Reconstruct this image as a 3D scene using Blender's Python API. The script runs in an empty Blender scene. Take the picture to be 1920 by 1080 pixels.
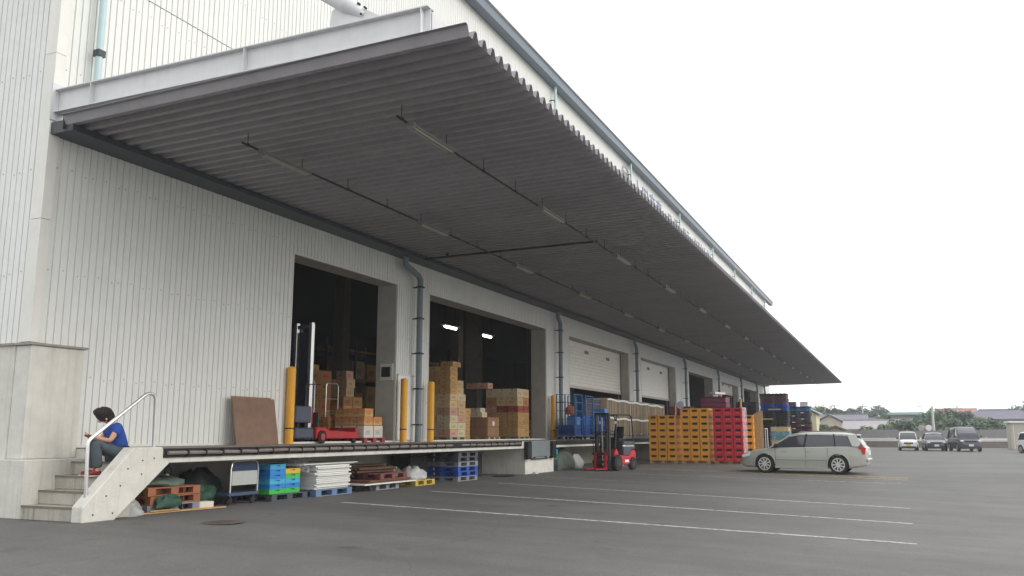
import bpy, bmesh, math, random
from mathutils import Vector, Matrix, Quaternion
random.seed(7)
PI = math.pi
# World frame used throughout: x runs along the warehouse wall away from the camera, o is the distance out from the
# wall face (Blender y = -o), z is up.  The wall face is o = 0, the asphalt beside the dock is z = 0.
SC = bpy.context.scene
COL = SC.collection

# ------------------------------------------------------------------ camera, sky, sun, exposure
cam_d = bpy.data.cameras.new('camera'); cam = bpy.data.objects.new('camera', cam_d); COL.objects.link(cam)
cam_d.sensor_width = 36; cam_d.lens = 30.15; cam_d.clip_start = .1; cam_d.clip_end = 3000
cam.location = (0, -13.75, 1.404)
YAW, PITCH = math.radians(23.83), math.radians(9.634)
cam.rotation_euler = Vector((math.cos(PITCH)*math.cos(YAW), math.cos(PITCH)*math.sin(YAW), math.sin(PITCH))).to_track_quat('-Z', 'Y').to_euler()
SC.camera = cam

SUN_ELEV, SUN_AZ = math.radians(31), math.radians(-80)     # azimuth measured from +x towards +y
W = bpy.data.worlds.new('World'); SC.world = W; W.use_nodes = True
nt = W.node_tree; nt.nodes.clear()
wo = nt.nodes.new('ShaderNodeOutputWorld'); bg = nt.nodes.new('ShaderNodeBackground')
sky = nt.nodes.new('ShaderNodeTexSky'); sky.sky_type = 'NISHITA'; sky.sun_disc = False
sky.sun_elevation = SUN_ELEV; sky.sun_rotation = PI/2 - SUN_AZ
sky.dust_density = 4; sky.air_density = 1.5
mx = nt.nodes.new('ShaderNodeMix'); mx.data_type = 'RGBA'; mx.inputs[0].default_value = .88
mx.inputs[7].default_value = (13.2, 13.3, 13.5, 1)          # even cloud cover over nearly the whole sky
nt.links.new(sky.outputs[0], mx.inputs[6]); nt.links.new(mx.outputs[2], bg.inputs[0])
bg.inputs[1].default_value = .12
nt.links.new(bg.outputs[0], wo.inputs[0])

sl = bpy.data.lights.new('sun', 'SUN'); sl.energy = 1.5; sl.angle = math.radians(40); sl.color = (1, .965, .91)
sun = bpy.data.objects.new('sun', sl); COL.objects.link(sun)
sd = Vector((math.cos(SUN_ELEV)*math.cos(SUN_AZ), math.cos(SUN_ELEV)*math.sin(SUN_AZ), math.sin(SUN_ELEV)))
sun.rotation_euler = sd.to_track_quat('Z', 'Y').to_euler(); sun.location = (20, -30, 40)

SC.view_settings.view_transform = 'Standard'; SC.view_settings.look = 'None'
SC.view_settings.exposure = 0; SC.view_settings.gamma = 1; SC.view_settings.use_curve_mapping = False
SC.render.engine = 'CYCLES'; SC.cycles.use_denoising = True
SC.cycles.max_bounces = 8; SC.cycles.diffuse_bounces = 5; SC.cycles.volume_bounces = 1
SC.cycles.sample_clamp_indirect = 6; SC.cycles.volume_step_rate = 1
SC.cycles.filter_width = 1.45

# ------------------------------------------------------------------ materials
def s2l(c):
    return tuple(((v/255)/12.92 if v/255 <= .04045 else ((v/255+.055)/1.055)**2.4) for v in c)
MATS = {}
def mat(name, c, rough=.6, var=.12, scale=6, bump=0, metal=0, rv=.06, spec=.4, streak=0, streakc=(.25, .24, .21), grime=0, emit=0):
    """c is an sRGB-like 0..255 swatch of the thing's own paint; noise gives grain, streak gives vertical weather stains."""
    if name in MATS: return MATS[name]
    m = bpy.data.materials.new(name); m.use_nodes = True; MATS[name] = m
    t = m.node_tree; N = t.nodes.new; L = t.links.new
    b = t.nodes['Principled BSDF']; lin = s2l(c)
    b.inputs['Roughness'].default_value = rough; b.inputs['Metallic'].default_value = metal
    b.inputs['Specular IOR Level'].default_value = spec
    tc = N('ShaderNodeTexCoord'); oi = N('ShaderNodeObjectInfo')
    off = N('ShaderNodeVectorMath'); off.operation = 'SCALE'; off.inputs[0].default_value = (37, 91, 53); L(oi.outputs['Random'], off.inputs['Scale'])
    ad = N('ShaderNodeVectorMath'); ad.operation = 'ADD'; L(tc.outputs['Object'], ad.inputs[0]); L(off.outputs[0], ad.inputs[1])
    nz = N('ShaderNodeTexNoise'); nz.inputs['Scale'].default_value = scale; nz.inputs['Detail'].default_value = 6; nz.inputs['Roughness'].default_value = .62
    L(ad.outputs[0], nz.inputs['Vector'])
    mr = N('ShaderNodeMapRange'); mr.inputs[1].default_value = .3; mr.inputs[2].default_value = .7
    mr.inputs[3].default_value = 1-var; mr.inputs[4].default_value = 1+var; L(nz.outputs[0], mr.inputs[0])
    rr = N('ShaderNodeMapRange'); rr.inputs[3].default_value = 1-rv; rr.inputs[4].default_value = 1+rv; L(oi.outputs['Random'], rr.inputs[0])
    ml = N('ShaderNodeMath'); ml.operation = 'MULTIPLY'; L(mr.outputs[0], ml.inputs[0]); L(rr.outputs[0], ml.inputs[1])
    vm = N('ShaderNodeVectorMath'); vm.operation = 'SCALE'; vm.inputs[0].default_value = lin; L(ml.outputs[0], vm.inputs['Scale'])
    out = vm.outputs[0]
    if streak:
        mp = N('ShaderNodeMapping'); mp.inputs['Scale'].default_value = (5, 5, .22); L(ad.outputs[0], mp.inputs[0])
        n2 = N('ShaderNodeTexNoise'); n2.inputs['Scale'].default_value = 1.6; n2.inputs['Detail'].default_value = 8; n2.inputs['Roughness'].default_value = .7; L(mp.outputs[0], n2.inputs['Vector'])
        r2 = N('ShaderNodeMapRange'); r2.inputs[1].default_value = .52; r2.inputs[2].default_value = .78; r2.inputs[3].default_value = 0; r2.inputs[4].default_value = streak; L(n2.outputs[0], r2.inputs[0])
        mm = N('ShaderNodeMix'); mm.data_type = 'RGBA'; L(r2.outputs[0], mm.inputs[0]); L(out, mm.inputs[6]); mm.inputs[7].default_value = (*[lin[i]*streakc[i]*2 for i in range(3)], 1)
        out = mm.outputs[2]
    if grime:
        n3 = N('ShaderNodeTexNoise'); n3.inputs['Scale'].default_value = 1.3; n3.inputs['Detail'].default_value = 10; n3.inputs['Roughness'].default_value = .7; L(ad.outputs[0], n3.inputs['Vector'])
        r3 = N('ShaderNodeMapRange'); r3.inputs[1].default_value = .5; r3.inputs[2].default_value = .75; r3.inputs[3].default_value = 0; r3.inputs[4].default_value = grime; L(n3.outputs[0], r3.inputs[0])
        mm = N('ShaderNodeMix'); mm.data_type = 'RGBA'; L(r3.outputs[0], mm.inputs[0]); L(out, mm.inputs[6]); mm.inputs[7].default_value = (.06, .055, .045, 1)
        out = mm.outputs[2]
    L(out, b.inputs['Base Color'])
    if bump:
        bp = N('ShaderNodeBump'); bp.inputs['Strength'].default_value = bump; bp.inputs['Distance'].default_value = .02
        n4 = N('ShaderNodeTexNoise'); n4.inputs['Scale'].default_value = scale*6; n4.inputs['Detail'].default_value = 4; L(ad.outputs[0], n4.inputs['Vector'])
        L(n4.outputs[0], bp.inputs['Height']); L(bp.outputs[0], b.inputs['Normal'])
    if emit:
        b.inputs['Emission Color'].default_value = (1, .98, .92, 1); b.inputs['Emission Strength'].default_value = emit
    return m

def asphalt_mat():
    m = bpy.data.materials.new('asphalt'); m.use_nodes = True
    t = m.node_tree; N = t.nodes.new; L = t.links.new; b = t.nodes['Principled BSDF']
    tc = N('ShaderNodeTexCoord')
    def noise(s, d=6, r=.6, st=None):
        n = N('ShaderNodeTexNoise'); n.inputs['Scale'].default_value = s; n.inputs['Detail'].default_value = d; n.inputs['Roughness'].default_value = r
        if st:
            mp = N('ShaderNodeMapping'); mp.inputs['Scale'].default_value = st; L(tc.outputs['Object'], mp.inputs[0]); L(mp.outputs[0], n.inputs['Vector'])
        else: L(tc.outputs['Object'], n.inputs['Vector'])
        return n.outputs[0]
    def mrange(o, a, bb, c, d):
        r = N('ShaderNodeMapRange'); r.inputs[1].default_value = a; r.inputs[2].default_value = bb; r.inputs[3].default_value = c; r.inputs[4].default_value = d; L(o, r.inputs[0]); return r.outputs[0]
    def mul(a, c):
        k = N('ShaderNodeMath'); k.operation = 'MULTIPLY'; L(a, k.inputs[0]); L(c, k.inputs[1]); return k.outputs[0]
    big = mrange(noise(.22, 5), .3, .7, .82, 1.16)
    mid = mrange(noise(1.5, 8, .7), .3, .7, .9, 1.1)
    fine = mrange(noise(70, 3, .7), .3, .7, .72, 1.28)
    track = mrange(noise(.9, 4, .6, (1.2, .12, 1)), .45, .75, 1, .76)
    spots = mrange(noise(1.1, 3, .5), .66, .76, 1, .62)
    drip = mrange(noise(2.6, 5, .6, (.5, 1, 1)), .68, .74, 1, .7)
    vo = N('ShaderNodeTexVoronoi'); vo.feature = 'DISTANCE_TO_EDGE'; vo.inputs['Scale'].default_value = .16
    wv = N('ShaderNodeVectorMath'); wv.operation = 'ADD'; wn = N('ShaderNodeTexNoise'); wn.inputs['Scale'].default_value = .8; wn.inputs['Detail'].default_value = 6; L(tc.outputs['Object'], wn.inputs['Vector']); L(tc.outputs['Object'], wv.inputs[0]); L(wn.outputs['Color'], wv.inputs[1]); L(wv.outputs[0], vo.inputs['Vector'])
    crack = mul(mrange(vo.outputs['Distance'], .0, .0035, .78, 1), mrange(noise(28, 4, .7), .3, .7, .84, 1.16))
    v = mul(mul(mul(mul(mul(mul(big, mid), fine), track), spots), drip), crack)
    sc_ = N('ShaderNodeVectorMath'); sc_.operation = 'SCALE'; sc_.inputs[0].default_value = (.128, .124, .119); L(v, sc_.inputs['Scale'])
    L(sc_.outputs[0], b.inputs['Base Color']); b.inputs['Roughness'].default_value = .68; b.inputs['Specular IOR Level'].default_value = .5
    bp = N('ShaderNodeBump'); bp.inputs['Strength'].default_value = .35; bp.inputs['Distance'].default_value = .01; L(noise(90, 3, .7), bp.inputs['Height']); L(bp.outputs[0], b.inputs['Normal'])
    return m

def paint_mat(name, c, keep):
    """road paint worn through to the asphalt beneath"""
    m = mat(name, c, .7, .12, 5)
    t = m.node_tree; N = t.nodes.new; L = t.links.new; b = t.nodes['Principled BSDF']
    tc = N('ShaderNodeTexCoord'); n = N('ShaderNodeTexNoise'); n.inputs['Scale'].default_value = 9; n.inputs['Detail'].default_value = 9; n.inputs['Roughness'].default_value = .75
    L(tc.outputs['Object'], n.inputs['Vector'])
    r = N('ShaderNodeMapRange'); r.inputs[1].default_value = keep-.1; r.inputs[2].default_value = keep+.1; L(n.outputs[0], r.inputs[0])
    src = b.inputs['Base Color'].links[0].from_socket
    mm = N('ShaderNodeMix'); mm.data_type = 'RGBA'; L(r.outputs[0], mm.inputs[0]); L(src, mm.inputs[6]); mm.inputs[7].default_value = (.115, .11, .103, 1)
    L(mm.outputs[2], b.inputs['Base Color']); return m

def glass_mat(name='car_glass', c=(.045, .05, .058)):
    if name in MATS: return MATS[name]
    m = bpy.data.materials.new(name); m.use_nodes = True; MATS[name] = m
    b = m.node_tree.nodes['Principled BSDF']; b.inputs['Base Color'].default_value = (*c, 1)
    b.inputs['Roughness'].default_value = .06; b.inputs['Specular IOR Level'].default_value = .6
    return m
def film_mat(name, c, a):
    """clear wrapping film"""
    if name in MATS: return MATS[name]
    m = mat(name, c, .18, .05, 4, bump=.5); t = m.node_tree; N = t.nodes.new; L = t.links.new
    b = t.nodes['Principled BSDF']; tc = N('ShaderNodeTexCoord'); n = N('ShaderNodeTexNoise'); n.inputs['Scale'].default_value = 7; n.inputs['Detail'].default_value = 7
    L(tc.outputs['Object'], n.inputs['Vector']); r = N('ShaderNodeMapRange'); r.inputs[1].default_value = .4; r.inputs[2].default_value = .7; r.inputs[3].default_value = a*.35; r.inputs[4].default_value = min(1, a*1.8)
    L(n.outputs[0], r.inputs[0]); L(r.outputs[0], b.inputs['Alpha']); return m

M_CLAD = mat('cladding_steel', (220, 221, 217), .42, .03, 3, rv=.02, streak=.22, spec=.45)
M_TRIM = mat('flashing_steel', (222, 221, 214), .45, .04, 3, streak=.2)
M_CONC = mat('concrete', (204, 202, 194), .85, .08, 3.5, bump=.25, streak=.5, grime=.08, rv=.04)
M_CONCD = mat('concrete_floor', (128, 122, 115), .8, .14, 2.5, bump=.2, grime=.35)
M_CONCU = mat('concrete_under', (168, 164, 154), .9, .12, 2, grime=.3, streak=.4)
M_DECK = mat('galvanised_deck', (152, 150, 152), .55, .08, 2.5, metal=.15, rv=.05, grime=.16)
M_BEAM = mat('steel_paint', (206, 207, 208), .5, .05, 3, streak=.18)
M_SLATE = mat('gutter_slate', (58, 64, 70), .45, .08, 4, streak=.15)
M_ROOFG = mat('roof_gutter', (116, 127, 138), .45, .05, 3)
M_PIPE = mat('drainpipe', (112, 126, 130), .42, .08, 5, streak=.2)
M_PIPEL = mat('drainpipe_pale', (186, 208, 210), .42, .05, 5)
M_JAMB = mat('jamb_lining', (176, 172, 162), .7, .08, 3, grime=.25)
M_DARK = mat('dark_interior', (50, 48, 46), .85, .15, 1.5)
M_BLACK = mat('black_rubber', (28, 28, 30), .75, .15, 8)
M_IRON = mat('dark_iron', (52, 50, 50), .6, .15, 8)
M_CHROME = mat('bright_steel', (215, 215, 212), .28, .06, 6, metal=.85)
M_WHITE = mat('white_paint', (225, 225, 222), .45, .05, 5)
M_YEL = mat('bollard_yellow', (226, 164, 46), .45, .07, 6, streak=.12, streakc=(.3, .25, .2))
M_RED = mat('truck_red', (174, 30, 36), .45, .12, 6, grime=.3)
M_REDD = mat('faded_red', (176, 46, 58), .5, .1, 6)
M_WOOD = mat('wood_raw', (176, 142, 98), .8, .18, 12, bump=.2)
M_CARD = {k: mat('card_'+k, c, .85, .07, 5, rv=.1) for k, c in dict(tan=(176, 132, 84), pale=(200, 174, 132), mint=(200, 186, 152), pink=(200, 158, 138), orange=(190, 126, 80), red=(150, 70, 62), brown=(132, 92, 62), white=(212, 202, 184), straw=(190, 152, 98)).items()}

# ------------------------------------------------------------------ mesh helpers (all take x, o, z)
class MB:
    def __init__(s): s.v = []; s.f = []; s.m = []; s.mi = 0; s.tf = None
    def vert(s, x, o, z):
        if s.tf: x, o, z = s.tf(x, o, z)
        s.v.append((x, -o, z)); return len(s.v)-1
    def face(s, *i): s.f.append(i); s.m.append(s.mi)
    def box(s, x0, x1, o0, o1, z0, z1):
        a = [s.vert(x, o, z) for z in (z0, z1) for o in (o0, o1) for x in (x0, x1)]
        for q in ((0, 1, 3, 2), (4, 6, 7, 5), (0, 4, 5, 1), (2, 3, 7, 6), (0, 2, 6, 4), (1, 5, 7, 3)): s.face(*[a[k] for k in q])
        return s
    def cbox(s, x, o, z, dx, do, dz): return s.box(x-dx/2, x+dx/2, o-do/2, o+do/2, z, z+dz)
    def prism(s, poly, a0, a1, axis):
        """poly is a list of 2-D points; axis names the extrusion direction ('x': (o,z), 'o': (x,z), 'z': (x,o))"""
        def p(q, t): return (t, q[0], q[1]) if axis == 'x' else (q[0], t, q[1]) if axis == 'o' else (q[0], q[1], t)
        A = [s.vert(*p(q, a0)) for q in poly]; B = [s.vert(*p(q, a1)) for q in poly]; n = len(poly)
        s.face(*A); s.face(*reversed(B))
        for i in range(n): j = (i+1) % n; s.face(A[i], B[i], B[j], A[j])
        return s
    def loft(s, rings, cap=True, close=True):
        R = [[s.vert(*p) for p in r] for r in rings]; n = len(R[0])
        for a, b in zip(R, R[1:]):
            for i in range(n if close else n-1): j = (i+1) % n; s.face(a[i], a[j], b[j], b[i])
        if cap: s.face(*reversed(R[0])); s.face(*R[-1])
        return s
    def tube(s, pts, r, n=8, r1=None):
        P = [Vector(p) for p in pts]; rings = []; up = None
        for i, p in enumerate(P):
            d = (P[min(i+1, len(P)-1)]-P[max(i-1, 0)]).normalized()
            if up is None: up = Vector((0, 0, 1)) if abs(d.z) < .9 else Vector((1, 0, 0))
            a = d.cross(up).normalized(); up = a.cross(d).normalized()
            rr = r if r1 is None else r+(r1-r)*i/(len(P)-1)
            rings.append([tuple(p+a*(rr*math.cos(2*PI*k/n))+up*(rr*math.sin(2*PI*k/n))) for k in range(n)])
        return s.loft(rings)
    def disc(s, c, r, h, axis='o', n=20, r2=None):
        d = {'x': (1, 0, 0), 'o': (0, 1, 0), 'z': (0, 0, 1)}[axis]
        return s.tube([[c[k]-d[k]*h/2 for k in range(3)], [c[k]+d[k]*h/2 for k in range(3)]], r, n, r2)
    def blob(s, c, rx, ro, rz, seg=14, ring=9, wob=0, seed=0, flat=False):
        rnd = random.Random(seed); rings = []
        ph = [rnd.uniform(0, 6.28) for _ in range(6)]
        for i in range(1, ring):
            t = PI*i/ring; q = []
            for k in range(seg):
                a = 2*PI*k/seg
                w = 1+wob*(math.sin(3*a+ph[0]+2*t)*.5+math.sin(5*a+ph[1]-3*t)*.3+math.sin(2*a+4*t+ph[2])*.4+rnd.uniform(-.25, .25))
                z = -math.cos(t)*w
                if flat: z = max(z, -.35)
                q.append((c[0]+rx*math.sin(t)*math.cos(a)*w, c[1]+ro*math.sin(t)*math.sin(a)*w, c[2]+rz*z))
            rings.append(q)
        return s.loft(rings)
    def build(s, name, mats, parent=None, at=(0, 0, 0), a=0, bevel=0, smooth=False, seg=1):
        me = bpy.data.meshes.new(name); me.from_pydata(s.v, [], s.f)
        mats = mats if isinstance(mats, (list, tuple)) else [mats]
        for m_ in mats: me.materials.append(m_)
        bm = bmesh.new(); bm.from_mesh(me); bm.faces.ensure_lookup_table()
        for f_, k in zip(bm.faces, s.m): f_.material_index = k
        bmesh.ops.recalc_face_normals(bm, faces=bm.faces)
        if bevel:
            ed = [e for e in bm.edges if len(e.link_faces) == 2 and e.calc_face_angle(0) > .6]
            bmesh.ops.bevel(bm, geom=ed, offset=bevel, segments=seg, affect='EDGES', profile=.5, clamp_overlap=True)
        if smooth:
            for f_ in bm.faces: f_.smooth = True
            for e in bm.edges:
                if len(e.link_faces) == 2 and e.calc_face_angle(0) > .7: e.smooth = False
        bm.to_mesh(me); bm.free()
        return link(name, me, parent, at, a)
def link(name, me, parent=None, at=(0, 0, 0), a=0):
    ob = bpy.data.objects.new(name, me); COL.objects.link(ob); ob.location = (at[0], -at[1], at[2]); ob.rotation_euler = (0, 0, -a)
    if parent: ob.parent = parent
    return ob
def tag(ob, label, cat, group=None):
    ob['label'] = label; ob['category'] = cat
    if group: ob['group'] = group
    return ob
def thing(name, label, cat, x=0, o=0, z=0, a=0, group=None):
    return tag(link(name, None, None, (x, o, z), a), label, cat, group)
def struct(ob, kind='structure'): ob['kind'] = kind; return ob
def dup(root, x, o, z, a=0, label=None, group=None, parent=None):
    def cp(ob, par):
        c = ob.copy(); COL.objects.link(c); c.parent = par
        for ch in ob.children: cp(ch, c)
        return c
    r = cp(root, parent); r.location = (x, -o, z); r.rotation_euler = (0, 0, -a)
    if label: r['label'] = label
    if group: r['group'] = group
    return r
def setmat(root, m):
    """a copy of a one-mesh thing in another colour"""
    root.data = root.data.copy(); root.data.materials.clear(); root.data.materials.append(m); return root
def arc(c, r, a0, a1, n, plane='xz', k=0):
    out = []
    for i in range(n+1):
        t = a0+(a1-a0)*i/n; u, v = c[0]+r*math.cos(t), c[1]+r*math.sin(t)
        out.append((u, k, v) if plane == 'xz' else (k, u, v))
    return out

# ------------------------------------------------------------------ ground
def gz(x, o):
    """the yard drains away from the dock: a gentle fall that dies out along the building"""
    return -.028*min(max(o-1.9, 0), 16)*min(1, max(0, (36-x)/9))
def build_ground():
    g = MB()
    xs = [-120, -40, -15, -8]+[-4+2*i for i in range(22)]+[44, 60, 100, 200, 420, 1200]
    os_ = [-260, -60, -2, 1.9]+[1.9+1.0*i for i in range(1, 17)]+[20, 30, 60, 150, 500]
    idx = [[g.vert(x, o, gz(x, o)) for o in os_] for x in xs]
    for i in range(len(xs)-1):
        for j in range(len(os_)-1): g.face(idx[i][j], idx[i+1][j], idx[i+1][j+1], idx[i][j+1])
    return struct(g.build('asphalt_ground', asphalt_mat()))
GROUND = build_ground()
M_LINE = paint_mat('white_road_paint', (205, 204, 198), .56); M_LINEW = paint_mat('worn_white_road_paint', (186, 184, 178), .47)
M_LINEY = paint_mat('yellow_road_paint', (172, 150, 96), .48)
def line(x0, o0, x1, o1, w, m, name):
    g = MB(); n = 14; rows = []
    for i in range(n+1):
        t = i/n; x = x0+(x1-x0)*t+.012*math.sin(i*1.7); o = o0+(o1-o0)*t
        rows.append([g.vert(x-w/2, o, gz(x-w/2, o)+.005), g.vert(x+w/2, o, gz(x+w/2, o)+.005)])
    for a, b in zip(rows, rows[1:]): g.face(a[0], a[1], b[1], b[0])
    ob = g.build(name, m, GROUND); return ob
for x0, x1, m in ((15.57, 15.59, M_LINE), (19.42, 19.0, M_LINE), (23.42, 22.8, M_LINE), (27.3, 26.9, M_LINEW), (31.2, 30.8, M_LINEW), (37.5, 37.3, M_LINEW), (41.2, 41, M_LINEW), (45, 45, M_LINEW), (49, 49, M_LINEW), (53, 53, M_LINEW)):
    line(x0, 2.95, x1, 13.93, .13 if m is M_LINE else .15, m, 'parking_line')
for x0, x1 in ((34.6, 32.3), (35.3, 33.0)): line(x0, 4.0, x1, 14.0, .42, M_LINEY, 'yellow_line')
mh = thing('manhole_cover', 'round rusty manhole cover set in the asphalt', 'manhole', 11.42, 3.47, gz(11.42, 3.47))
MB().disc((0, 0, .004), .30, .012, 'z', 32).build('cover_plate', mat('rusty_iron', (92, 84, 78), .8, .25, 14), mh)
k = MB()
for i in range(6): k.box(-.2+.08*i-.012, -.2+.08*i+.012, -.2, .2, .01, .016)
k.build('tread_ribs', MATS['rusty_iron'], mh)
k = MB(); n = 32
ri = [k.vert(.30*math.cos(2*PI*i/n), .30*math.sin(2*PI*i/n), .008) for i in range(n)]; ro = [k.vert(.36*math.cos(2*PI*i/n), .36*math.sin(2*PI*i/n), .006) for i in range(n)]
for i in range(n): k.face(ri[i], ri[(i+1) % n], ro[(i+1) % n], ro[i])
k.build('frame_ring', MATS['rusty_iron'], mh)

# ------------------------------------------------------------------ warehouse shell
ZD, YD, ZTOP, XEND = 1.15, 1.9, 17.6, 109.0
DOORS = [(17.36, 22.4), (24.4, 34.8), (37.75, 47.75), (50.25, 59.3), (63.45, 72.65), (76.6, 85.4), (88.8, 97.5)]
ZDT = 5.93
WH = thing('warehouse', 'tall pale steel-clad warehouse with a row of loading doors', 'building')
M_SCREW = mat('screw_head', (158, 156, 150), .5)
def sheet(z0, z1):
    """one profiled wall sheet 0.75 m wide with five narrow grooves, standing proud of o = 0 by its thickness"""
    s = MB(); pr = []
    for i in range(5):
        x = i*.15; pr += [(x, 0), (x+.120, 0), (x+.125, -.026), (x+.145, -.026)]
    pr.append((.75, 0)); back = [(.75, -.04), (0, -.04)]
    s.prism(pr+back, z0, z1, 'z'); s.mi = 1; z = z0+1.25
    while z < z1-.1:
        for x, dz in ((.06, 0), (.36, .03), (.66, -.02)): s.box(x-.010, x+.010, -.001, .007, z+dz, z+dz+.02)        # fixing screws
        z += 1.9
    me = s.build('cladding_sheet', [M_CLAD, M_SCREW]).data
    return me
def drop(me):
    for ob in [o for o in COL.objects if o.data is me]: bpy.data.objects.remove(ob)
    return me
S_LOW, S_HEAD, S_UP = drop(sheet(ZD, 10.36)), drop(sheet(ZDT+.04, 10.36)), drop(sheet(10.385, ZTOP))
segs = []; x = 10.42
for a, b in DOORS: segs += [(x, a, S_LOW), (a, b, S_HEAD)]; x = b
segs.append((x, XEND, S_LOW))
for a, b, me in segs:
    n = max(1, round((b-a)/.75)); w = (b-a)/n
    for i in range(n):
        for mm in (me, S_UP):
            ob = link('cladding_sheet', mm, WH, (a+i*w, 0, 0)); ob.scale = (w/.75, 1, 1)
# end wall: sheets near the corner, one plain panel beyond
for i in range(5):
    for mm in (drop(sheet(2.98, 9.3)) if i == 0 else em0, drop(sheet(9.301, ZTOP+2)) if i == 0 else em1):
        if i == 0:
            if mm.vertices[0].co.z < 5: em0 = mm
            else: em1 = mm
        ob = link('cladding_sheet', mm, WH, (10.27, -.02-.75*i, 0)); ob.rotation_euler = (0, 0, PI/2); ob.rotation_euler = (0, 0, -PI/2); ob.location = (10.27, .02+.75*(i+1), 0)
MB().box(10.27, 10.4, -40, -3.8, 2.98, ZTOP+2).build('end_wall', M_CLAD, WH)
# corner flashing in lengths with lap joints
for z0, z1 in ((2.99, 5.2), (5.21, 8.35), (8.36, 12), (12.01, ZTOP)):
    MB().prism([(10.225, -.24), (10.225, .035), (10.44, .035), (10.44, -.01), (10.27, -.01), (10.27, -.24)], z0, z1, 'z').build('corner_flashing', M_TRIM, WH)
MB().box(10.30, XEND, -.02, .02, ZD-.02, ZD+.05).build('base_flashing', M_TRIM, WH)
# concrete plinth at the corner
MB().box(10.24, 11.31, -.3, .10, .97, 2.93).build('corner_plinth', M_CONC, WH, bevel=.012)
MB().box(10.22, 10.6, -40, -.302, .97, 2.93).build('end_plinth', M_CONC, WH)
MB().box(10.10, 11.30, -.3, .38, 0, .968).build('plinth_foot', M_CONC, WH, bevel=.012)
MB().box(10.12, 10.6, -40, -.302, 0, .968).build('end_plinth_foot', M_CONC, WH)
MB().box(10.19, 11.36, -.3, .145, 2.932, 2.972).build('plinth_cap', mat('plinth_cap', (150, 142, 134), .6, .15, 6), WH)
MB().box(10.17, 10.6, -40, -.302, 2.932, 2.972).build('plinth_cap', MATS['plinth_cap'], WH)
# door openings: concrete-lined jambs and lintel
for a, b in DOORS:
    MB().box(a-.12, a, -.70, -.042, ZD, ZDT).build('door_jamb', M_JAMB, WH)
    MB().box(b, b+.12, -.70, -.042, ZD, ZDT).build('door_jamb', M_JAMB, WH)
    MB().box(a-.12, b+.12, -.70, -.042, ZDT+.002, ZDT+.3).build('door_lintel', M_JAMB, WH)
    MB().box(a-.03, a+.002, -.04, .02, ZD+.05, ZDT+.05).build('door_trim', M_TRIM, WH)
    MB().box(b-.002, b+.03, -.04, .02, ZD+.05, ZDT+.05).build('door_trim', M_TRIM, WH)
    MB().box(a-.03, b+.03, -.04, .022, ZDT-.002, ZDT+.045).build('door_trim', M_TRIM, WH)
# inside: floor, back wall, ceiling, inner liner
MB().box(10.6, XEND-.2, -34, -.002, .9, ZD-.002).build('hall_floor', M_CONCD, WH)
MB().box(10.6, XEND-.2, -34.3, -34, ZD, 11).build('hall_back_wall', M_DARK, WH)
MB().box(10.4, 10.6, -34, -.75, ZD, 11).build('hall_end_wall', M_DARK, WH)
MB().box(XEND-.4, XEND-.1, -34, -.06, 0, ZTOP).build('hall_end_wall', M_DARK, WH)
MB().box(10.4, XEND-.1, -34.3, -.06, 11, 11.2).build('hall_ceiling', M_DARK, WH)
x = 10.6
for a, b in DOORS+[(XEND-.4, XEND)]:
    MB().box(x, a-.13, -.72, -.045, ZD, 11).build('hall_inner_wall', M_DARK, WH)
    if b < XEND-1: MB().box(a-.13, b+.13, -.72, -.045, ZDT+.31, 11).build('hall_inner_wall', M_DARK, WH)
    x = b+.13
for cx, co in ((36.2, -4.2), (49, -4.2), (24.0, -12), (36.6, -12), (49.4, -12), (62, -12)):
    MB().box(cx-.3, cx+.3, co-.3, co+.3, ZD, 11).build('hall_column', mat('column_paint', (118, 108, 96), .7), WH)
# roof with its box gutter
MB().prism([(.56, 17.815), (.58, 18.08), (-20, 20.2), (-41, 18.1), (-41, 17.6), (-20, 19.6)], 10.0, XEND+3.2, 'x').build('roof', mat('roof_sheet', (228, 230, 232), .5, .04, 3), WH)
MB().prism([(.02, 17.46), (.42, 17.46), (.47, 17.80), (.42, 17.80), (.37, 17.52), (.02, 17.52)], 10.0, XEND+3.2, 'x').build('roof_gutter', M_ROOFG, WH)
MB().box(10.2, XEND, -.1, .3, 17.535, 17.81).build('eave_fascia', M_TRIM, WH)
MB().box(XEND+3.2, XEND+3.23, .0, .48, 17.45, 17.81).build('gutter_end', M_ROOFG, WH)
# control box on the jamb of the first door
cb = thing('control_box', 'small dark control panel on the jamb of the open first door', 'control box', 22.4, -.3, 3.0)
MB().box(-.04, 0, -.22, .22, -.0, .5).build('back_plate', M_TRIM, cb); MB().box(-.10, -.041, -.15, .15, .1, .4).build('panel', M_IRON, cb, bevel=.01)

# big lettering high on the wall, above the canopy
SIGN = thing('wall_lettering', 'faded blue company lettering with round emblem high on the cladding', 'lettering', 47, .02, 15.6)
M_LET = mat('faded_blue_lettering', (150, 158, 190), .6, .1, 6); M_EMB = mat('faded_emblem', (158, 156, 160), .6, .1, 6)
def letter(ch, x, z, size):
    cu = bpy.data.curves.new('letter', 'FONT'); cu.body = ch; cu.size = size*1.05; cu.extrude = .012
    t = bpy.data.objects.new('letter', cu); COL.objects.link(t)
    me = bpy.data.meshes.new_from_object(t.evaluated_get(bpy.context.evaluated_depsgraph_get()))
    bpy.data.objects.remove(t); me.materials.clear(); me.materials.append(M_LET)
    ob = link('letter', me, SIGN, (x-47, .015, z-15.6)); ob.rotation_euler = (PI/2, 0, 0)
for i, ch in enumerate('上田商事'): letter(ch, 49.75+1.78*i, 15.72, 1.5)
for i, ch in enumerate('ロジ'): letter(ch, 58.3+1.85*i, 15.95, 1.2)
for i, ch in enumerate('スティクスセンター'): letter(ch, 63+1.3*i, 15.95, 1.15)
e = MB(); n = 40
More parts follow.
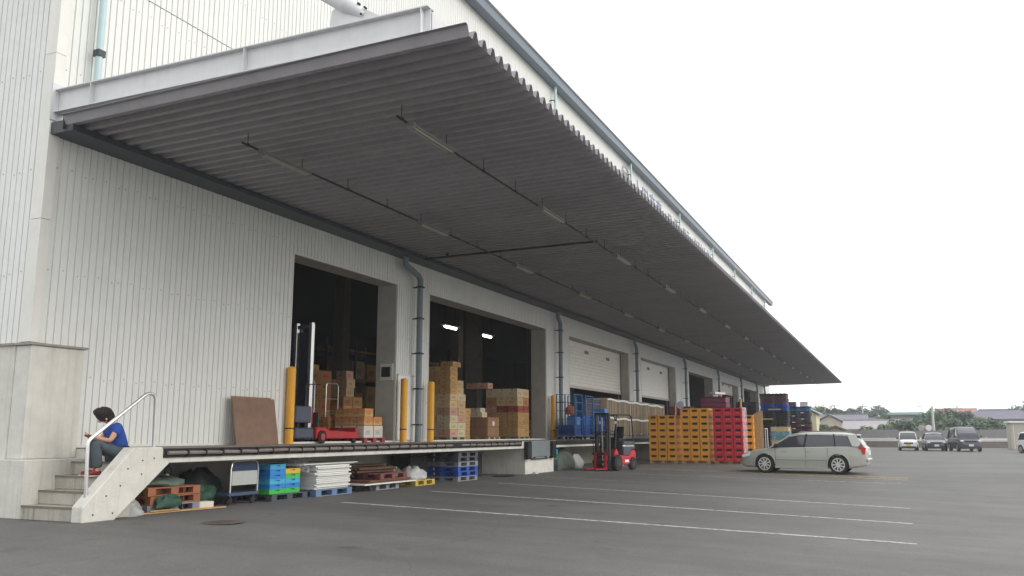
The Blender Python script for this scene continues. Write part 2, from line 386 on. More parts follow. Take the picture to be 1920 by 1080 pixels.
for r0, r1 in ((.62, .78), (.0, .14)):
    A = [[e.vert(.85+r*math.cos(2*PI*i/n), d, .85+r*math.sin(2*PI*i/n)) for i in range(n)] for d in (0, .02) for r in (max(r0, .01), r1)]
    for i in range(n):
        j = (i+1) % n; e.face(A[2][i], A[3][i], A[3][j], A[2][j]); e.face(A[1][i], A[1][j], A[3][j], A[3][i]); e.face(A[0][i], A[2][i], A[2][j], A[0][j]); e.face(A[0][i], A[0][j], A[1][j], A[1][i])
e.box(.42, 1.28, 0, .021, 1.08, 1.2).box(.79, .91, 0, .022, .38, 1.08).box(.5, 1.2, 0, .023, .55, .66)
e.build('emblem', M_EMB, SIGN)

# ------------------------------------------------------------------ loading dock, stairs, handrail
DOCK = thing('loading_dock', 'long raised concrete loading dock along the warehouse wall', 'dock')
def slab(x0, x1):
    MB().box(x0, x1, .0, YD, .89, ZD-.02).build('slab', M_CONC, DOCK, bevel=.01)
    MB().box(x0, x1, -.0, YD-.03, ZD-.018, ZD).build('floor_topping', M_CONCD, DOCK)
slab(11.31, 28.0); slab(28.02, 30.68); slab(30.7, 105)
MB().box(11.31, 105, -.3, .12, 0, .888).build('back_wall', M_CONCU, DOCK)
for i, x in enumerate((27.98, 46, 64, 82)):
    MB().box(x, x+2.72, .121, YD-.001, 0, .887).build('pier', M_CONC, DOCK, bevel=.012)
# edge bumper: dark angle with light pipe lengths held by black clips
MB().prism([(YD, ZD-.005), (YD+.035, ZD-.005), (YD+.035, .985), (YD, .985)], 11.6, 27.6, 'x').build('edge_angle', M_BLACK, DOCK)
MB().prism([(YD, ZD-.005), (YD+.035, ZD-.005), (YD+.035, .985), (YD, .985)], 31.0, 104, 'x').build('edge_angle', M_BLACK, DOCK)
M_BUMP = mat('bumper_pipe', (122, 112, 106), .6, .2, 7, grime=.3)
bump = None; x = 11.66
while x < 27.3:
    L_ = random.uniform(.44, .56)
    if 22.2 < x < 22.9: x += .5; continue
    MB().tube([(x, YD+.06, 1.065), (x+L_-.05, YD+.06+random.uniform(-.004, .006), 1.065+random.uniform(-.012, .008))], .035, 8).build('bumper_length', M_BUMP, DOCK, smooth=True)
    MB().box(x+L_-.05, x+L_-.01, YD+.036, YD+.1, 1.0, 1.125).build('bumper_clip', M_BLACK, DOCK)
    x += L_
# dock leveller
lv = thing('dock_leveller', 'grey steel dock leveller plate between black rubber buffers', 'dock leveller', 27.9, YD, 0)
MB().box(.42, 2.28, .02, .07, .58, 1.16).build('lip_plate', mat('leveller_grey', (112, 120, 122), .5, .1, 5, grime=.2), lv, bevel=.012)
MB().box(.5, 2.2, .03, .075, .50, .54).build('lower_rail', M_IRON, lv)
for x in (.8, 1.9): MB().box(x-.03, x+.03, .03, .072, .5, .6).build('hinge', M_IRON, lv)
for x in (-.05, 2.34): MB().box(x, x+.36, .005, .16, .52, 1.13).build('rubber_buffer', M_BLACK, lv, bevel=.02)

ST = thing('concrete_stairs', 'weathered concrete steps up to the end of the loading dock', 'stairs', 10.1, 0, 0)
M_STEP = mat('step_concrete', (172, 167, 156), .85, .12, 4, bump=.25, streak=.9, streakc=(.14, .14, .12), grime=.2)
for i in range(4):
    MB().box(.3*i, 1.2, .383, 1.648, .23*i, .23*(i+1)-.002).build('step', M_STEP, ST, bevel=.012)
    MB().box(.3*i-.012, .3*i+.012, .385, 1.646, .23*(i+1)-.03, .23*(i+1)+.002).build('nosing', mat('nosing', (118, 108, 98), .8, .2, 8), ST)
MB().prism([(-.08, 0), (-.08, .25), (.85, 1.17), (1.48, 1.17), (1.66, .885), (.55, 0)], 1.65, YD+.004, 'o').build('stringer', M_CONC, ST, bevel=.014)
for px, pz in ((.12, .12), (.5, .12), (.35, .4), (.62, .55), (.75, .82), (1.05, .95), (1.3, .98), (1.05, .72)): MB().disc((px, YD+.005, pz), .014, .01, 'o', 10).build('formwork_hole', M_IRON, ST)
HR = thing('handrail', 'bent bright steel tube handrail beside the concrete steps', 'handrail', 10.1, 1.75, 0)
pts = [(.09, 0, .26), (.05, 0, 1.22), (.055, 0, 1.27), (.09, 0, 1.315)]+[(1.12, 0, 2.05), (1.2, 0, 2.095), (1.28, 0, 2.10), (1.35, 0, 2.075), (1.385, 0, 2.01)]+[(1.42, 0, 1.15)]
MB().tube(pts, .03, 10).build('rail_tube', M_CHROME, HR, smooth=True)
for q in (pts[0], pts[-1]): MB().disc((q[0], 0, q[2]+.0), .05, .02, 'z', 14).build('base_flange', M_CHROME, HR)
MB().disc((.067, 0, .82), .032, .03, 'z', 12).build('joint_collar', M_CHROME, HR)

# ------------------------------------------------------------------ canopy
CN = thing('canopy', 'wide flat steel canopy of deep corrugated decking over the dock', 'canopy')
OA, OB = .42, 8.56
def deck_sheet():
    s = MB(); low = []
    for i in range(2):
        x = i*.3; low += [(x, .15), (x+.06, .15), (x+.13, 0), (x+.23, 0)]
    low.append((.6, .15)); prof = low+[(p[0], p[1]+.006) for p in reversed(low)]
    zA, zB = 6.895, 7.0
    s.loft([[(p[0], OA, p[1]+zA) for p in prof], [(p[0], OB, p[1]+zB) for p in prof]])
    return drop(s.build('deck_sheet', M_DECK).data)
DS = deck_sheet()
for i in range(156): link('deck_sheet', DS, CN, (10.12+.6*i, 0, 0))
def ibeam_o(x, o0, o1, z0, z1, nm):
    b = MB(); b.box(x-.1, x+.1, o0, o1, z1-.018, z1).box(x-.1, x+.1, o0, o1, z0, z0+.018).box(x-.008, x+.008, o0, o1, z0+.018, z1-.018)
    return b.build(nm, M_BEAM, CN)
for k in range(8):
    x = 10.36+12.8*k if k else 10.36
    ibeam_o(x, .06, 7.86, 7.20, 7.64, 'cantilever_beam')
for o in (.95, 4.43, 7.74):
    MB().box(10.26, 10.351, o-.008, o+.008, 7.219, 7.621).build('stiffener', M_BEAM, CN)
MB().box(10.2, 10.52, .021, .058, 7.05, 7.75).build('end_plate', M_BEAM, CN)
MB().box(10.47, 103, 7.80, 7.82, 7.22, 7.62).build('edge_channel', M_BEAM, CN); MB().box(10.47, 103, 7.70, 7.799, 7.60, 7.62).build('edge_channel_flange', M_BEAM, CN)
MB().prism([(-.012, 6.78), (.60, 6.78), (.60, 6.885), (.57, 6.885), (.57, 6.81), (-.012, 6.81)], 10.27, 103.6, 'x').build('box_gutter', M_SLATE, CN)
MB().box(10.255, 10.268, .03, .60, 6.78, 7.0).build('gutter_end', M_SLATE, CN)
MB().box(10.3, 103.5, .45, .50, 6.82, 6.894).build('ledger_angle', M_SLATE, CN)
MB().box(10.2, 103.5, .395, .415, 6.815, 7.09).build('light_block_strip', M_SLATE, CN)  # added strip, keeps sky light from showing through the corrugation ends
# raking tie from the wall down to the end beam, with bolted gusset
tie = thing('tie_strut', 'thick pale tubular tie bolted to the end beam of the canopy', 'steel tie', 10.36, 6.8, 7.645)
MB().tube([(0, -.42, .34), (0, -6.7, 4.85)], .14, 20).build('tube', M_BEAM, tie, smooth=True)
MB().tube([(0, -.42, .34), (0, -.12, .12)], .14, 20, .05).build('tapered_end', M_BEAM, tie, smooth=True)
MB().prism([(-.75, 0), (-.72, .3), (-.45, .45), (-.25, .3), (.25, .0)], -.012, .012, 'x').build('gusset', M_BEAM, tie)
for i in range(3):
    for j in range(2): MB().disc((-.03, -.38+.12*i+.06*j, .30-.09*i+.1*j), .018, .06, 'x', 8).build('bolt', M_IRON, tie)

# fluorescent fixtures on two conduit runs
for o, nm in ((3.03, 'inner'), (6.36, 'outer')):
    cd = thing('lighting_conduit', f'long thin dark conduit hung under the {"canopy close to the wall gutter" if nm == "inner" else "canopy towards its free edge"}', 'conduit', 11.9, o, 6.72)
    MB().tube([(0, 0, 0), (30, 0, 0), (88, 0, 0)], .022, 6).build('pipe', M_IRON, cd)
    hm = None
    for i in range(54):
        if hm is None:
            hm = MB().box(-.006, .006, -.006, .006, .02, .26).box(-.02, .02, -.03, .03, -.02, .03).build('hanger', M_IRON, cd, (.15, 0, 0))
        else:
            c = hm.copy(); COL.objects.link(c); c.parent = cd; c.location = (.15+1.62*i, 0, 0)
fx = thing('strip_light', 'unlit fluorescent strip light under the canopy deck', 'light', 12.3, 3.03, 6.58, 0, 'strip lights under the canopy')
M_TUBE = mat('tube_glass', (168, 163, 152), .3, .04, 5)
MB().box(0, 1.5, .03, .15, .055, .11).build('housing', mat('fixture_enamel', (132, 128, 120), .5), fx, bevel=.01)
for o in (.055, .125): MB().tube([(.05, o, .03), (1.45, o, .03)], .019, 8).build('tube', M_TUBE, fx, smooth=True)
for x in (0, 1.44): MB().box(x, x+.06, .02, .16, 0, .13).build('end_cap', MATS['fixture_enamel'], fx, bevel=.01)
for i in range(15):
    for o in (3.03, 6.36):
        if i or o > 4: dup(fx, 12.3-.1*(o > 4)+5.98*i, o, 6.58)
cp = thing('cross_conduit', 'dark conduit crossing beneath the canopy between the two light runs', 'conduit', 22.95, 1.0, 6.79)
MB().tube([(0, -.35, 0), (-.2, 5.36, 0)], .03, 6).build('pipe', M_IRON, cp); MB().box(-.03, .03, .4, .46, .03, .2).build('hanger', M_IRON, cp)

# drainpipes
def downpipe(x, label, first):
    d = thing('drainpipe', label, 'drainpipe', x, .27, ZD, 0, None)
    top = 5.0
    kx = 1 if x < 30 else .35
    MB().tube([(0, 0, 0), (0, 0, top), (-.02*kx, 0, top+.08), (-.1*kx, 0, top+.16)]+[(-.8*kx, 0, top+.36), (-.92*kx, 0, top+.42), (-.97*kx, .02, top+.52), (-.97*kx, .05, 5.62)], .092, 14).build('pipe', M_PIPE, d, smooth=True)
    for z in (.5, 1.6, 2.7, 3.8, 4.8):
        MB().box(-.105, .105, -.105, .105, z, z+.045).box(-.03, .03, -.25, -.09, z+.008, z+.037).build('bracket', M_IRON, d)
names = ['between the first open door and the wide box-filled door', 'between the box-filled door and the first white shutter', 'between the two white shutters', 'after the second white shutter', 'beyond the far dark doorway', 'near the far end doors', 'beside the last dark doorway', 'at the far end of the wall']
for x, nm in zip((23.33, 35.9, 48.45, 61.3, 74.0, 85.9, 96.4, 102.5), names): downpipe(x, 'blue-grey drainpipe on the wall '+nm, False)
up = thing('roof_downpipe', 'thin pale green roof drainpipe on the upper wall above the canopy', 'drainpipe', 35.7, .2, 7.1, 0, 'thin roof drainpipes above the canopy')
MB().tube([(0, 0, 0), (0, 0, 10.36)], .07, 10).build('pipe', M_PIPEL, up, smooth=True)
for z in (3, 6.5, 9.6): MB().box(-.24, .0, -.02, .02, z, z+.04).box(-.24, -.2, -.2, .02, z, z+.04).build('bracket', M_IRON, up)
for x in (48.4, 61.3, 74, 85.3, 96.4, 106.7): dup(up, x, .2, 7.1)
u0 = dup(up, 11.0, .2, 7.0, 0, 'pale blue drainpipe rising beside the building corner above the canopy beam')
del u0['group']
for z in (1.15, 1.3): MB().box(-.08, .08, -.08, .08, 1.55, 1.68).build('dark_coupling', M_SLATE, u0); break

# ------------------------------------------------------------------ roller shutters
def shutter(a, b, zb, label):
    t = thing('roller_shutter', label, 'shutter', a, -.55, zb); w = b-a; h = ZDT-zb
    pr = []; n = int(h/.16); st = h/n
    for i in range(n):
        z = i*st; pr += [(0, z+.004), (.022, z+.02), (.026, z+st*.5), (.022, z+st-.02), (0, z+st-.004)]
    s = MB(); s.prism([(-.03, 0)]+pr+[(-.03, h)], .04, w-.04, 'x')
    cu = s.build('slat_curtain', mat('shutter_white', (240, 238, 230), .45, .04, 4, streak=.12), t)
    MB().box(.03, w-.03, -.04, .05, -.12, 0).build('bottom_rail', mat('shutter_rail', (200, 196, 184), .5), t)
    MB().box(0, .04, -.05, .06, -2.4 if zb > 3 else 0, h).build('guide_channel', M_IRON, t); MB().box(w-.04, w, -.05, .06, -2.4, h).build('guide_channel', M_IRON, t)
    for fx_, fz in ((.03, .82), (.36, .77), (.72, .74)):
        if fx_*w+.6 < w: MB().box(fx_*w+.12, fx_*w+.12+(.3 if fx_ < .1 else .62), .028, .034, fz*h, fz*h+.16).build('label_plate', mat('grey_label', (120, 118, 112), .6), t)
shutter(37.75, 47.75, 3.72, 'white roller shutter half lowered behind the blue cages')
shutter(50.25, 59.3, 3.76, 'white roller shutter half lowered past the long tan row')
shutter(76.6, 85.4, 5.1, 'white roller shutter almost fully raised at a far doorway')

# ------------------------------------------------------------------ bollards, board, interior lamps
def bollard(x, o, label):
    t = thing('bollard', label, 'bollard', x, o, ZD)
    MB().tube([(0, 0, 0), (0, 0, 1.78), (0, 0, 1.83), (0, 0, 1.86)], .105, 18).build('post', M_YEL, t, smooth=True)
    MB().blob((0, 0, 1.85), .104, .104, .05, 18, 8).build('domed_cap', M_YEL, t, smooth=True)
    MB().disc((0, 0, .38), .1075, .035, 'z', 18).build('dark_band', M_IRON, t)
bollard(17.32, .12, 'yellow steel bollard beside the leaning brown board')
bollard(22.42, .3, 'yellow steel bollard with a white wall guard close behind it')
bollard(24.12, .28, 'yellow steel bollard in front of the tallest cardboard stack')
bollard(35.1, .2, 'yellow steel bollard beside the blue roll cages')
gp = thing('wall_guard', 'smooth white guard sheet on the wall behind a yellow bollard', 'wall guard', 22.46, .03, ZD+.06)
MB().box(0, 1.1, 0, .03, 0, 1.95).build('sheet', M_WHITE, gp, bevel=.005); MB().box(-.02, 1.12, -.005, .06, 1.951, 1.99).build('top_rail', M_TRIM, gp)
bd = thing('leaning_board', 'brown plywood board leaning against the cladding on the dock', 'board', 15.9, .16, ZD)
b = MB(); b.tf = lambda x, o, z: (x, o+.20*(1-z/1.1), z)
b.box(-.72, .72, 0, .02, 0.0, 1.06); M_PLY = mat('plywood_brown', (128, 102, 86), .75, .14, 5, bump=.1, grime=.2)
b.build('sheet', M_PLY, bd); b = MB(); b.tf = lambda x, o, z: (x, o+.20*(1-z/1.1), z); b.box(-.70, .62, -.03, -.002, .0, 1.09).build('rear_sheet', mat('plywood_pale', (150, 116, 84), .75, .14, 5), bd)
for x in (44, 48.85):
    l = thing('hall_lamp', 'lit fluorescent lamp hanging in the dark hall above the boxes', 'lamp', x, -9.6, 7.45, 0, 'lit lamps in the hall')
    MB().box(-.9, .9, -.16, .16, .1, .2).build('reflector', M_WHITE, l)
    MB().tube([(-.7, 0, .03), (.7, 0, .03)], .06, 10).build('lit_tube', mat('lit_tube', (255, 250, 240), .5, emit=9), l, smooth=True)
    for q in (-.6, .6): MB().box(q-.01, q+.01, -.01, .01, .2, 3.5).build('hanger', M_IRON, l)

# ------------------------------------------------------------------ pallets, boxes, crates
def plastic_pallet():
    b = MB(); h = .55
    for i in range(7): b.box(-h, h, -h+i*.1666, -h+i*.1666+.10, .12, .14)
    for x in (-h, -.08, h-.16):
        b.box(x, x+.16, -h+.001, h-.001, .105, .1199); b.box(x, x+.16, -h, h, 0, .022)
        for o in (-h, -.08, h-.16): b.box(x+.002, x+.158, o+.002, o+.158, .0221, .1049)
    b.box(-.3, -.28, -h+.16, h-.16, .0221, .1049).box(.28, .3, -h+.16, h-.16, .0221, .1049).box(-.27, .27, -.29, -.28, .0221, .1049).box(-.27, .27, .28, .29, .0221, .1049)
    for o in (-h, h-.1): b.box(-h+.161, -.081, o, o+.1, 0, .02).box(.081, h-.161, o, o+.1, 0, .02)
    return drop(b.build('pallet', M_WHITE).data)
PAL = plastic_pallet(); PALM = {}
PCOL = dict(blue=(38, 78, 158), grey=(128, 130, 136), darkgrey=(72, 76, 84), black=(40, 42, 48), red=(150, 62, 72), maroon=(112, 62, 64), green=(150, 158, 128), yellow=(188, 164, 72), navy=(34, 52, 104), bluegrey=(96, 118, 148), orange=(148, 92, 60), wood=(186, 154, 112), teal=(70, 130, 150))
SH = [1, 0]
def pallet(x, o, z, col, label, a=0, group=None, sx=1, so=1, sz=1):
    x, o = x*SH[0], o+SH[1]
    if col not in PALM:
        me = PAL.copy(); me.materials.clear(); me.materials.append(mat('pallet_'+col, PCOL[col], .55, .12, 5, grime=.2)); PALM[col] = me
    ob = link('pallet', PALM[col], None, (x, o, z), a); ob.scale = (sx, so, sz); return tag(ob, label, 'pallet', group)
BOXM = {}
PRINT = {k: mat('print_'+k, c, .8, .35, 22) for k, c in dict(tan=(152, 108, 68), pale=(186, 152, 114), mint=(176, 172, 136), pink=(188, 134, 120), orange=(172, 102, 62), red=(178, 96, 88), brown=(116, 80, 54), white=(160, 178, 192), straw=(170, 130, 82)).items()}
def carton_mesh(dx, do, dz, key, band=None):
    kk = (round(dx, 2), round(do, 2), round(dz, 2), key, band)
    if kk in BOXM: return BOXM[kk]
    b = MB(); g = .004
    if band:
        z1 = dz*.45; b.box(-dx/2, dx/2, -do/2, do/2, 0, z1); b.mi = 1; b.box(-dx/2, dx/2, -do/2, do/2, z1, dz-g); b.mi = 0
    else: b.box(-dx/2, dx/2, -do/2, do/2, 0, dz-g)
    b.mi = 2; b.box(-dx/2-.001, dx/2+.001, -.025, .025, dz*.72, dz-g+.001)                     # sealing tape over the top seam
    b.mi = 3; b.box(-dx/2-.0015, -dx/2+.01, -do*.3, do*.12, dz*.25, dz*.6); b.box(-dx*.3, dx*.18, do/2-.01, do/2+.0015, dz*.25, dz*.6)     # printed panel on two sides
    me = drop(b.build('carton', [M_CARD[key], M_CARD[band] if band else M_CARD[key], mat('parcel_tape', (150, 108, 70), .35, .05), PRINT[key]], bevel=0).data); BOXM[kk] = me; return me
def stack(x0, o0, z0, nx, no, nz, dx, do, dz, key, label, group, band=None, seed=1, keys=None):
    """cartons in nx by no columns and nz layers; (x0, o0) is the corner nearest the camera side on the outer edge (o runs inward)"""
    r = random.Random(seed); x0, o0 = x0*SH[0], o0+SH[1]
    for k_ in range(nz):
        for i in range(nx):
            for j in range(no):
                if 0 < i < nx-1 and 0 < j < no-1 and k_ < nz-1: continue
                kk = keys[r.randrange(len(keys))] if keys else key
                me = carton_mesh(dx-.016, do-.016, dz-.004, kk, band)
                ob = link('carton', me, None, (x0+dx*(i+.5)+r.uniform(-.012, .012), o0-do*(j+.5)+r.uniform(-.012, .012), z0+dz*k_), r.uniform(-.02, .02))
                tag(ob, label, 'box', group)
def one(x, o, z, dx, do, dz, key, label, band=None, a=0):
    x, o = x*SH[0], o+SH[1]
    return tag(link('carton', carton_mesh(dx, do, dz, key, band), None, (x, o, z), a), label, 'box')
P14 = ZD+.142
# first doorway: pallet at the right jamb
pallet(21.2, -.45, ZD, 'red', 'red plastic pallet under white cartons inside the first doorway', 0, None, .98, 1)
stack(20.7, .05, P14, 2, 2, 1, .49, .5, .34, 'white', 'white and blue printed carton on the red pallet in the first doorway', 'white cartons on the red pallet')
stack(20.7, .05, P14+.345, 1, 2, 2, .46, .5, .24, 'straw', 'straw-coloured carton with orange top stacked on white cartons', 'straw cartons in the first doorway', band='orange')
stack(21.18, .05, P14+.345, 1, 2, 1, .46, .5, .25, 'straw', 'lone straw carton with orange top beside the taller pair', 'single straw carton columns in the first doorway', band='orange')
pallet(21.15, -1.62, ZD, 'maroon', 'dark red pallet behind the red one in the first doorway', 0, None, .98, 1)
stack(20.65, -1.12, P14, 2, 2, 1, .5, .5, .34, 'tan', 'tan carton in the low row behind the white ones', 'low tan cartons in the first doorway', band='orange')
stack(20.65, -1.12, P14+.345, 2, 2, 1, .5, .5, .25, 'tan', 'tan carton with orange top in the upper low row', 'upper tan cartons in the first doorway', band='orange')
stack(24.35, -3.2, ZD, 2, 3, 5, .55, .5, .3, 'straw', 'straw-coloured carton in the mid-height stack in the first doorway', 'straw cartons deeper in the first doorway', keys=['straw', 'tan'], seed=3)
stack(24.55, -3.25, ZD+1.5, 1, 2, 2, .5, .5, .3, 'pale', 'pale carton on top of the mid-height straw stack', 'pale cartons topping the straw stack', seed=4)
one(24.8, -3.5, ZD+2.1, .42, .4, .28, 'pink', 'small pink carton at the very top of the straw stack')
stack(24.7, -4.9, ZD, 2, 3, 7, .62, .55, .34, 'red', 'red printed carton in the tall stack behind the hand carts', 'tall red cartons in the first doorway', keys=['red', 'pink', 'tan'], seed=5)
stack(22.7, -3.4, ZD, 2, 3, 7, .6, .5, .33, 'orange', 'orange-brown carton in the stack behind the mast truck', 'orange cartons behind the mast truck', keys=['orange', 'tan'], seed=6)
one(25.2, -5.3, ZD+2.39, .5, .45, .3, 'straw', 'straw carton on top of the tall red stack')
# second doorway: everything stands just inside the jambs
SH = [1.036, -.5]
G2 = 'wide second doorway'
pallet(26.8, -.66, ZD, 'green', 'pale green pallet under the tallest carton stack', 0, None, 1.14, 1)
stack(26.18, -.12, P14, 2, 2, 6, .61, .55, .255, 'mint', 'pale mint or pink carton in the lower part of the tallest stack', 'pale cartons at the foot of the tallest stack', keys=['mint', 'mint', 'pink', 'pale'], seed=7)
stack(26.18, -.12, P14+1.53, 1, 3, 6, .56, .45, .16, 'straw', 'flat straw carton in the upper part of the tallest stack', 'flat straw cartons on the tallest stack', seed=8)
one(26.62, -.36, P14+2.49, .62, .5, .18, 'straw', 'straw carton jutting out at the top of the tallest stack')
one(26.5, -.95, P14+2.49, .5, .5, .16, 'brown', 'brown carton lying behind the jutting one on the tallest stack')
stack(26.8, -.2, P14+1.53, 1, 1, 2, .55, .5, .25, 'pale', 'pale carton on the short shoulder of the tallest stack', 'pale shoulder cartons')
stack(27.6, -.5, ZD, 1, 2, 6, .4, .5, .24, 'orange', 'orange-tan carton in the narrow column beside the tallest stack', 'narrow orange-tan column of cartons', keys=['orange', 'straw'], seed=9)
stack(28.05, -.5, ZD, 1, 2, 5, .42, .5, .24, 'straw', 'straw carton in the narrow column next to the wire crate', 'narrow straw column of cartons', seed=10)
pallet(29.75, -.6, ZD, 'wood', 'bare wooden pallet under the slatted wooden crate', 0, None, 1.0, .9)
cr = thing('slatted_crate', 'slatted brown wooden crate with a round white label on a bare pallet', 'crate', 29.75*SH[0], -.62+SH[1], P14)
for z0 in (0, .36):
    for i in range(9):
        MB().box(-.52+.116*i, -.52+.116*i+.1, .44, .462, z0+.02, z0+.35).build('slat', mat('crate_wood', (158, 122, 92), .8, .15, 9), cr)
        MB().box(-.545, -.523, -.44+.098*i, -.44+.098*i+.085, z0+.02, z0+.35).build('slat', MATS['crate_wood'], cr)
MB().box(-.52, .52, -.44, .438, .01, .71).build('body', M_CARD['brown'], cr); MB().box(-.55, .55, -.46, .47, .711, .735).build('top_board', MATS['crate_wood'], cr)
MB().disc((.0, .465, .5), .1, .006, 'o', 20).build('paper_label', M_WHITE, cr)
one(29.35, -.6, P14+.735, .45, .5, .2, 'mint', 'small mint carton on the slatted wooden crate'); one(29.3, -.62, P14+.936, .42, .45, .16, 'white', 'flat white carton on top of the small mint one')
stack(28.7, -1.8, ZD, 2, 3, 5, .5, .5, .27, 'brown', 'brown carton in the dim stack behind the slatted crate', 'brown cartons behind the slatted crate', keys=['brown', 'tan'], seed=11)
stack(28.75, -1.9, ZD+1.35, 2, 1, 2, .4, .4, .25, 'mint', 'pale carton resting on the dim brown stack', 'pale cartons on the dim brown stack', keys=['mint', 'pink'], seed=12)
pallet(32.4, -.55, ZD, 'green', 'pale green pallet under the wide carton stack near the right jamb', 0, None, 1.12, 1); pallet(32.4, -1.68, ZD, 'green', 'pale green pallet at the back of the wide carton stack', 0, None, 1.12, 1)
stack(31.8, -.03, P14, 2, 3, 6, .61, .49, .165, 'straw', 'flat straw carton at the foot of the wide stack', 'flat straw cartons at the foot of the wide stack', seed=13)
stack(31.8, -.03, P14+.99, 2, 3, 2, .60, .49, .13, 'red', 'flat pink-red carton in the band of the wide stack', 'flat red cartons in the wide stack', keys=['red', 'pink'], seed=14)
stack(31.75, -.03, P14+1.25, 2, 3, 2, .62, .49, .36, 'pale', 'pale upright carton on the wide stack', 'pale upright cartons on the wide stack', keys=['pale', 'mint', 'tan'], seed=15)
stack(31.35, -1.2, P14+1.97, 1, 2, 1, .5, .5, .24, 'pink', 'pink carton at the back top of the wide stack', 'pink cartons at the back of the wide stack')
pallet(34.3, -.5, ZD, 'blue', 'bright blue pallet in the corner of the wide doorway', 0, None, .9, .9)
stack(33.85, -.05, P14, 1, 2, 3, .85, .5, .23, 'straw', 'straw carton with blue print on the bright blue pallet', 'straw cartons on the blue pallet', keys=['straw', 'white'], seed=16)
SH = [1, 0]
# dim storage racks deeper in the hall
def rack(x, o, label, seed):
    r = random.Random(seed); t = thing('storage_rack', label, 'rack', x, o, ZD)
    for xx in (0, 2.7, 5.4):
        for oo in (0, 1.1): MB().box(xx-.05, xx+.05, oo-.05, oo+.05, 0, 5.4).build('upright', mat('rack_blue', (64, 78, 104), .5), t)
    for z in (1.7, 3.3, 4.9):
        for oo in (0, 1.1): MB().box(.06, 5.34, oo-.03, oo+.03, z-.1, z).build('beam', mat('rack_orange', (150, 92, 52), .5), t)
        MB().box(.06, 5.34, .035, 1.065, z-.02, z-.002).build('shelf', M_WOOD, t)
    for z in (0, 1.7, 3.3):
        for i in range(4):
            dz = r.uniform(.6, 1.3); one(x+.75+1.28*i, o+.55, ZD+z+.003, 1.0, .9, dz, r.choice(['brown', 'tan', 'pale', 'straw']), f'large dim carton on the {"floor" if z == 0 else "middle shelf" if z < 2 else "upper shelf"} of the rack {label.split(" rack ")[1]}, {("first", "second", "third", "last")[i]} along')
rack(29.0, -14.5, 'tall dim storage rack behind the first doorway', 21); rack(38.0, -15.0, 'tall dim storage rack behind the wide doorway', 22); rack(46.5, -15.0, 'tall dim storage rack beyond the hall lamps', 23)

# ------------------------------------------------------------------ mast truck and hand carts in the first doorway
M_MAST = mat('mast_steel', (70, 76, 92), .45, .1, 6)
tr = thing('reach_truck', 'red reach truck with tall mast parked in the first doorway', 'forklift', 18.52, -.42, ZD)
for o in (-.24, .24):
    MB().box(-.12, .0, o-.05, o+.05, .1, 3.15).build('mast_rail', M_CHROME, tr, bevel=.008)
    MB().box(.01, .09, o*.82-.04, o*.82+.04, .15, 3.1).build('inner_rail', M_MAST, tr)
MB().box(-.1, .08, -.24, .24, 3.0, 3.08).build('mast_crossbar', M_MAST, tr); MB().box(-.05, .05, -.17, .17, .9, 2.9).build('mast_screen', mat('mast_screen', (38, 42, 60), .4), tr)
for o in (-.12, .12): MB().tube([(.02, o, .2), (.02, o, 2.8)], .035, 8).build('lift_cylinder', M_CHROME, tr, smooth=True)
MB().box(-.9, -.14, -.5, .5, .12, .40).build('body', M_MAST, tr, bevel=.04); MB().box(-.85, -.2, -.45, .45, .521, .95).build('motor_cover', M_MAST, tr, bevel=.03)
for q in (-.2, .2): MB().box(-.02, .12, q-.05, q+.05, .5, .85).build('red_bracket', M_REDD, tr, bevel=.01)
for o in (-.45, .45):
    MB().prism([(-.1, .12), (-.1, .42), (.3, .42), (.45, .34), (1.75, .3), (1.9, .12)], o-.09, o+.09, 'o').build('outrigger', M_RED, tr, bevel=.02)
    w = MB().disc((1.68, o, .1), .1, .1, 'o', 16).build('load_wheel', M_BLACK, tr)
    w2 = MB().disc((.12, o+.1*(1 if o > 0 else -1), .17), .17, .06, 'o', 18).build('drive_wheel', M_BLACK, tr); MB().disc((.12, o+.135*(1 if o > 0 else -1), .17), .09, .02, 'o', 14).build('hub', M_REDD, w2)
MB().box(1.8, 1.9, -.45, .45, .2, .42).build('cross_plate', M_REDD, tr, bevel=.015)
MB().box(.13, .18, -.4, .4, .35, .8).build('fork_carriage', M_IRON, tr)
for o in (-.25, .25): MB().box(.14, 1.2, o-.05, o+.05, .30, .34).build('fork', M_IRON, tr)
MB().tube([(-.5, .46, .95), (-.5, .46, 1.5), (.1, .46, 1.52)], .018, 6).build('grab_rail', M_IRON, tr)
for i, (x, o, a) in enumerate(((19.3, -.9, .25), (20.95, -1.25, .1))):
    t = thing('hand_cart', ('ladder-backed steel hand cart next to the mast truck' if i == 0 else 'ladder-backed steel hand cart nearer the straw cartons'), 'hand cart', x, o, ZD, a)
    for q in (-.26, .26): MB().tube([(q, 0, .1), (q, 0, 1.6), (q*.9, 0, 1.68), (q*.75, 0, 1.7), (0, 0, 1.7)], .016, 8).build('side_tube', M_CHROME, t, smooth=True)
    for z in (.5, .9, 1.25): MB().tube([(-.26, 0, z), (.26, 0, z)], .012, 6).build('rung', M_CHROME, t)
    MB().box(-.3, .3, -.75, .02, .12, .16).build('platform', M_IRON, t)
    for q in (-.25, .25):
        for u in (-.68, -.05): MB().disc((q, u, .06), .06, .04, 'x', 12).build('wheel', M_BLACK, t)

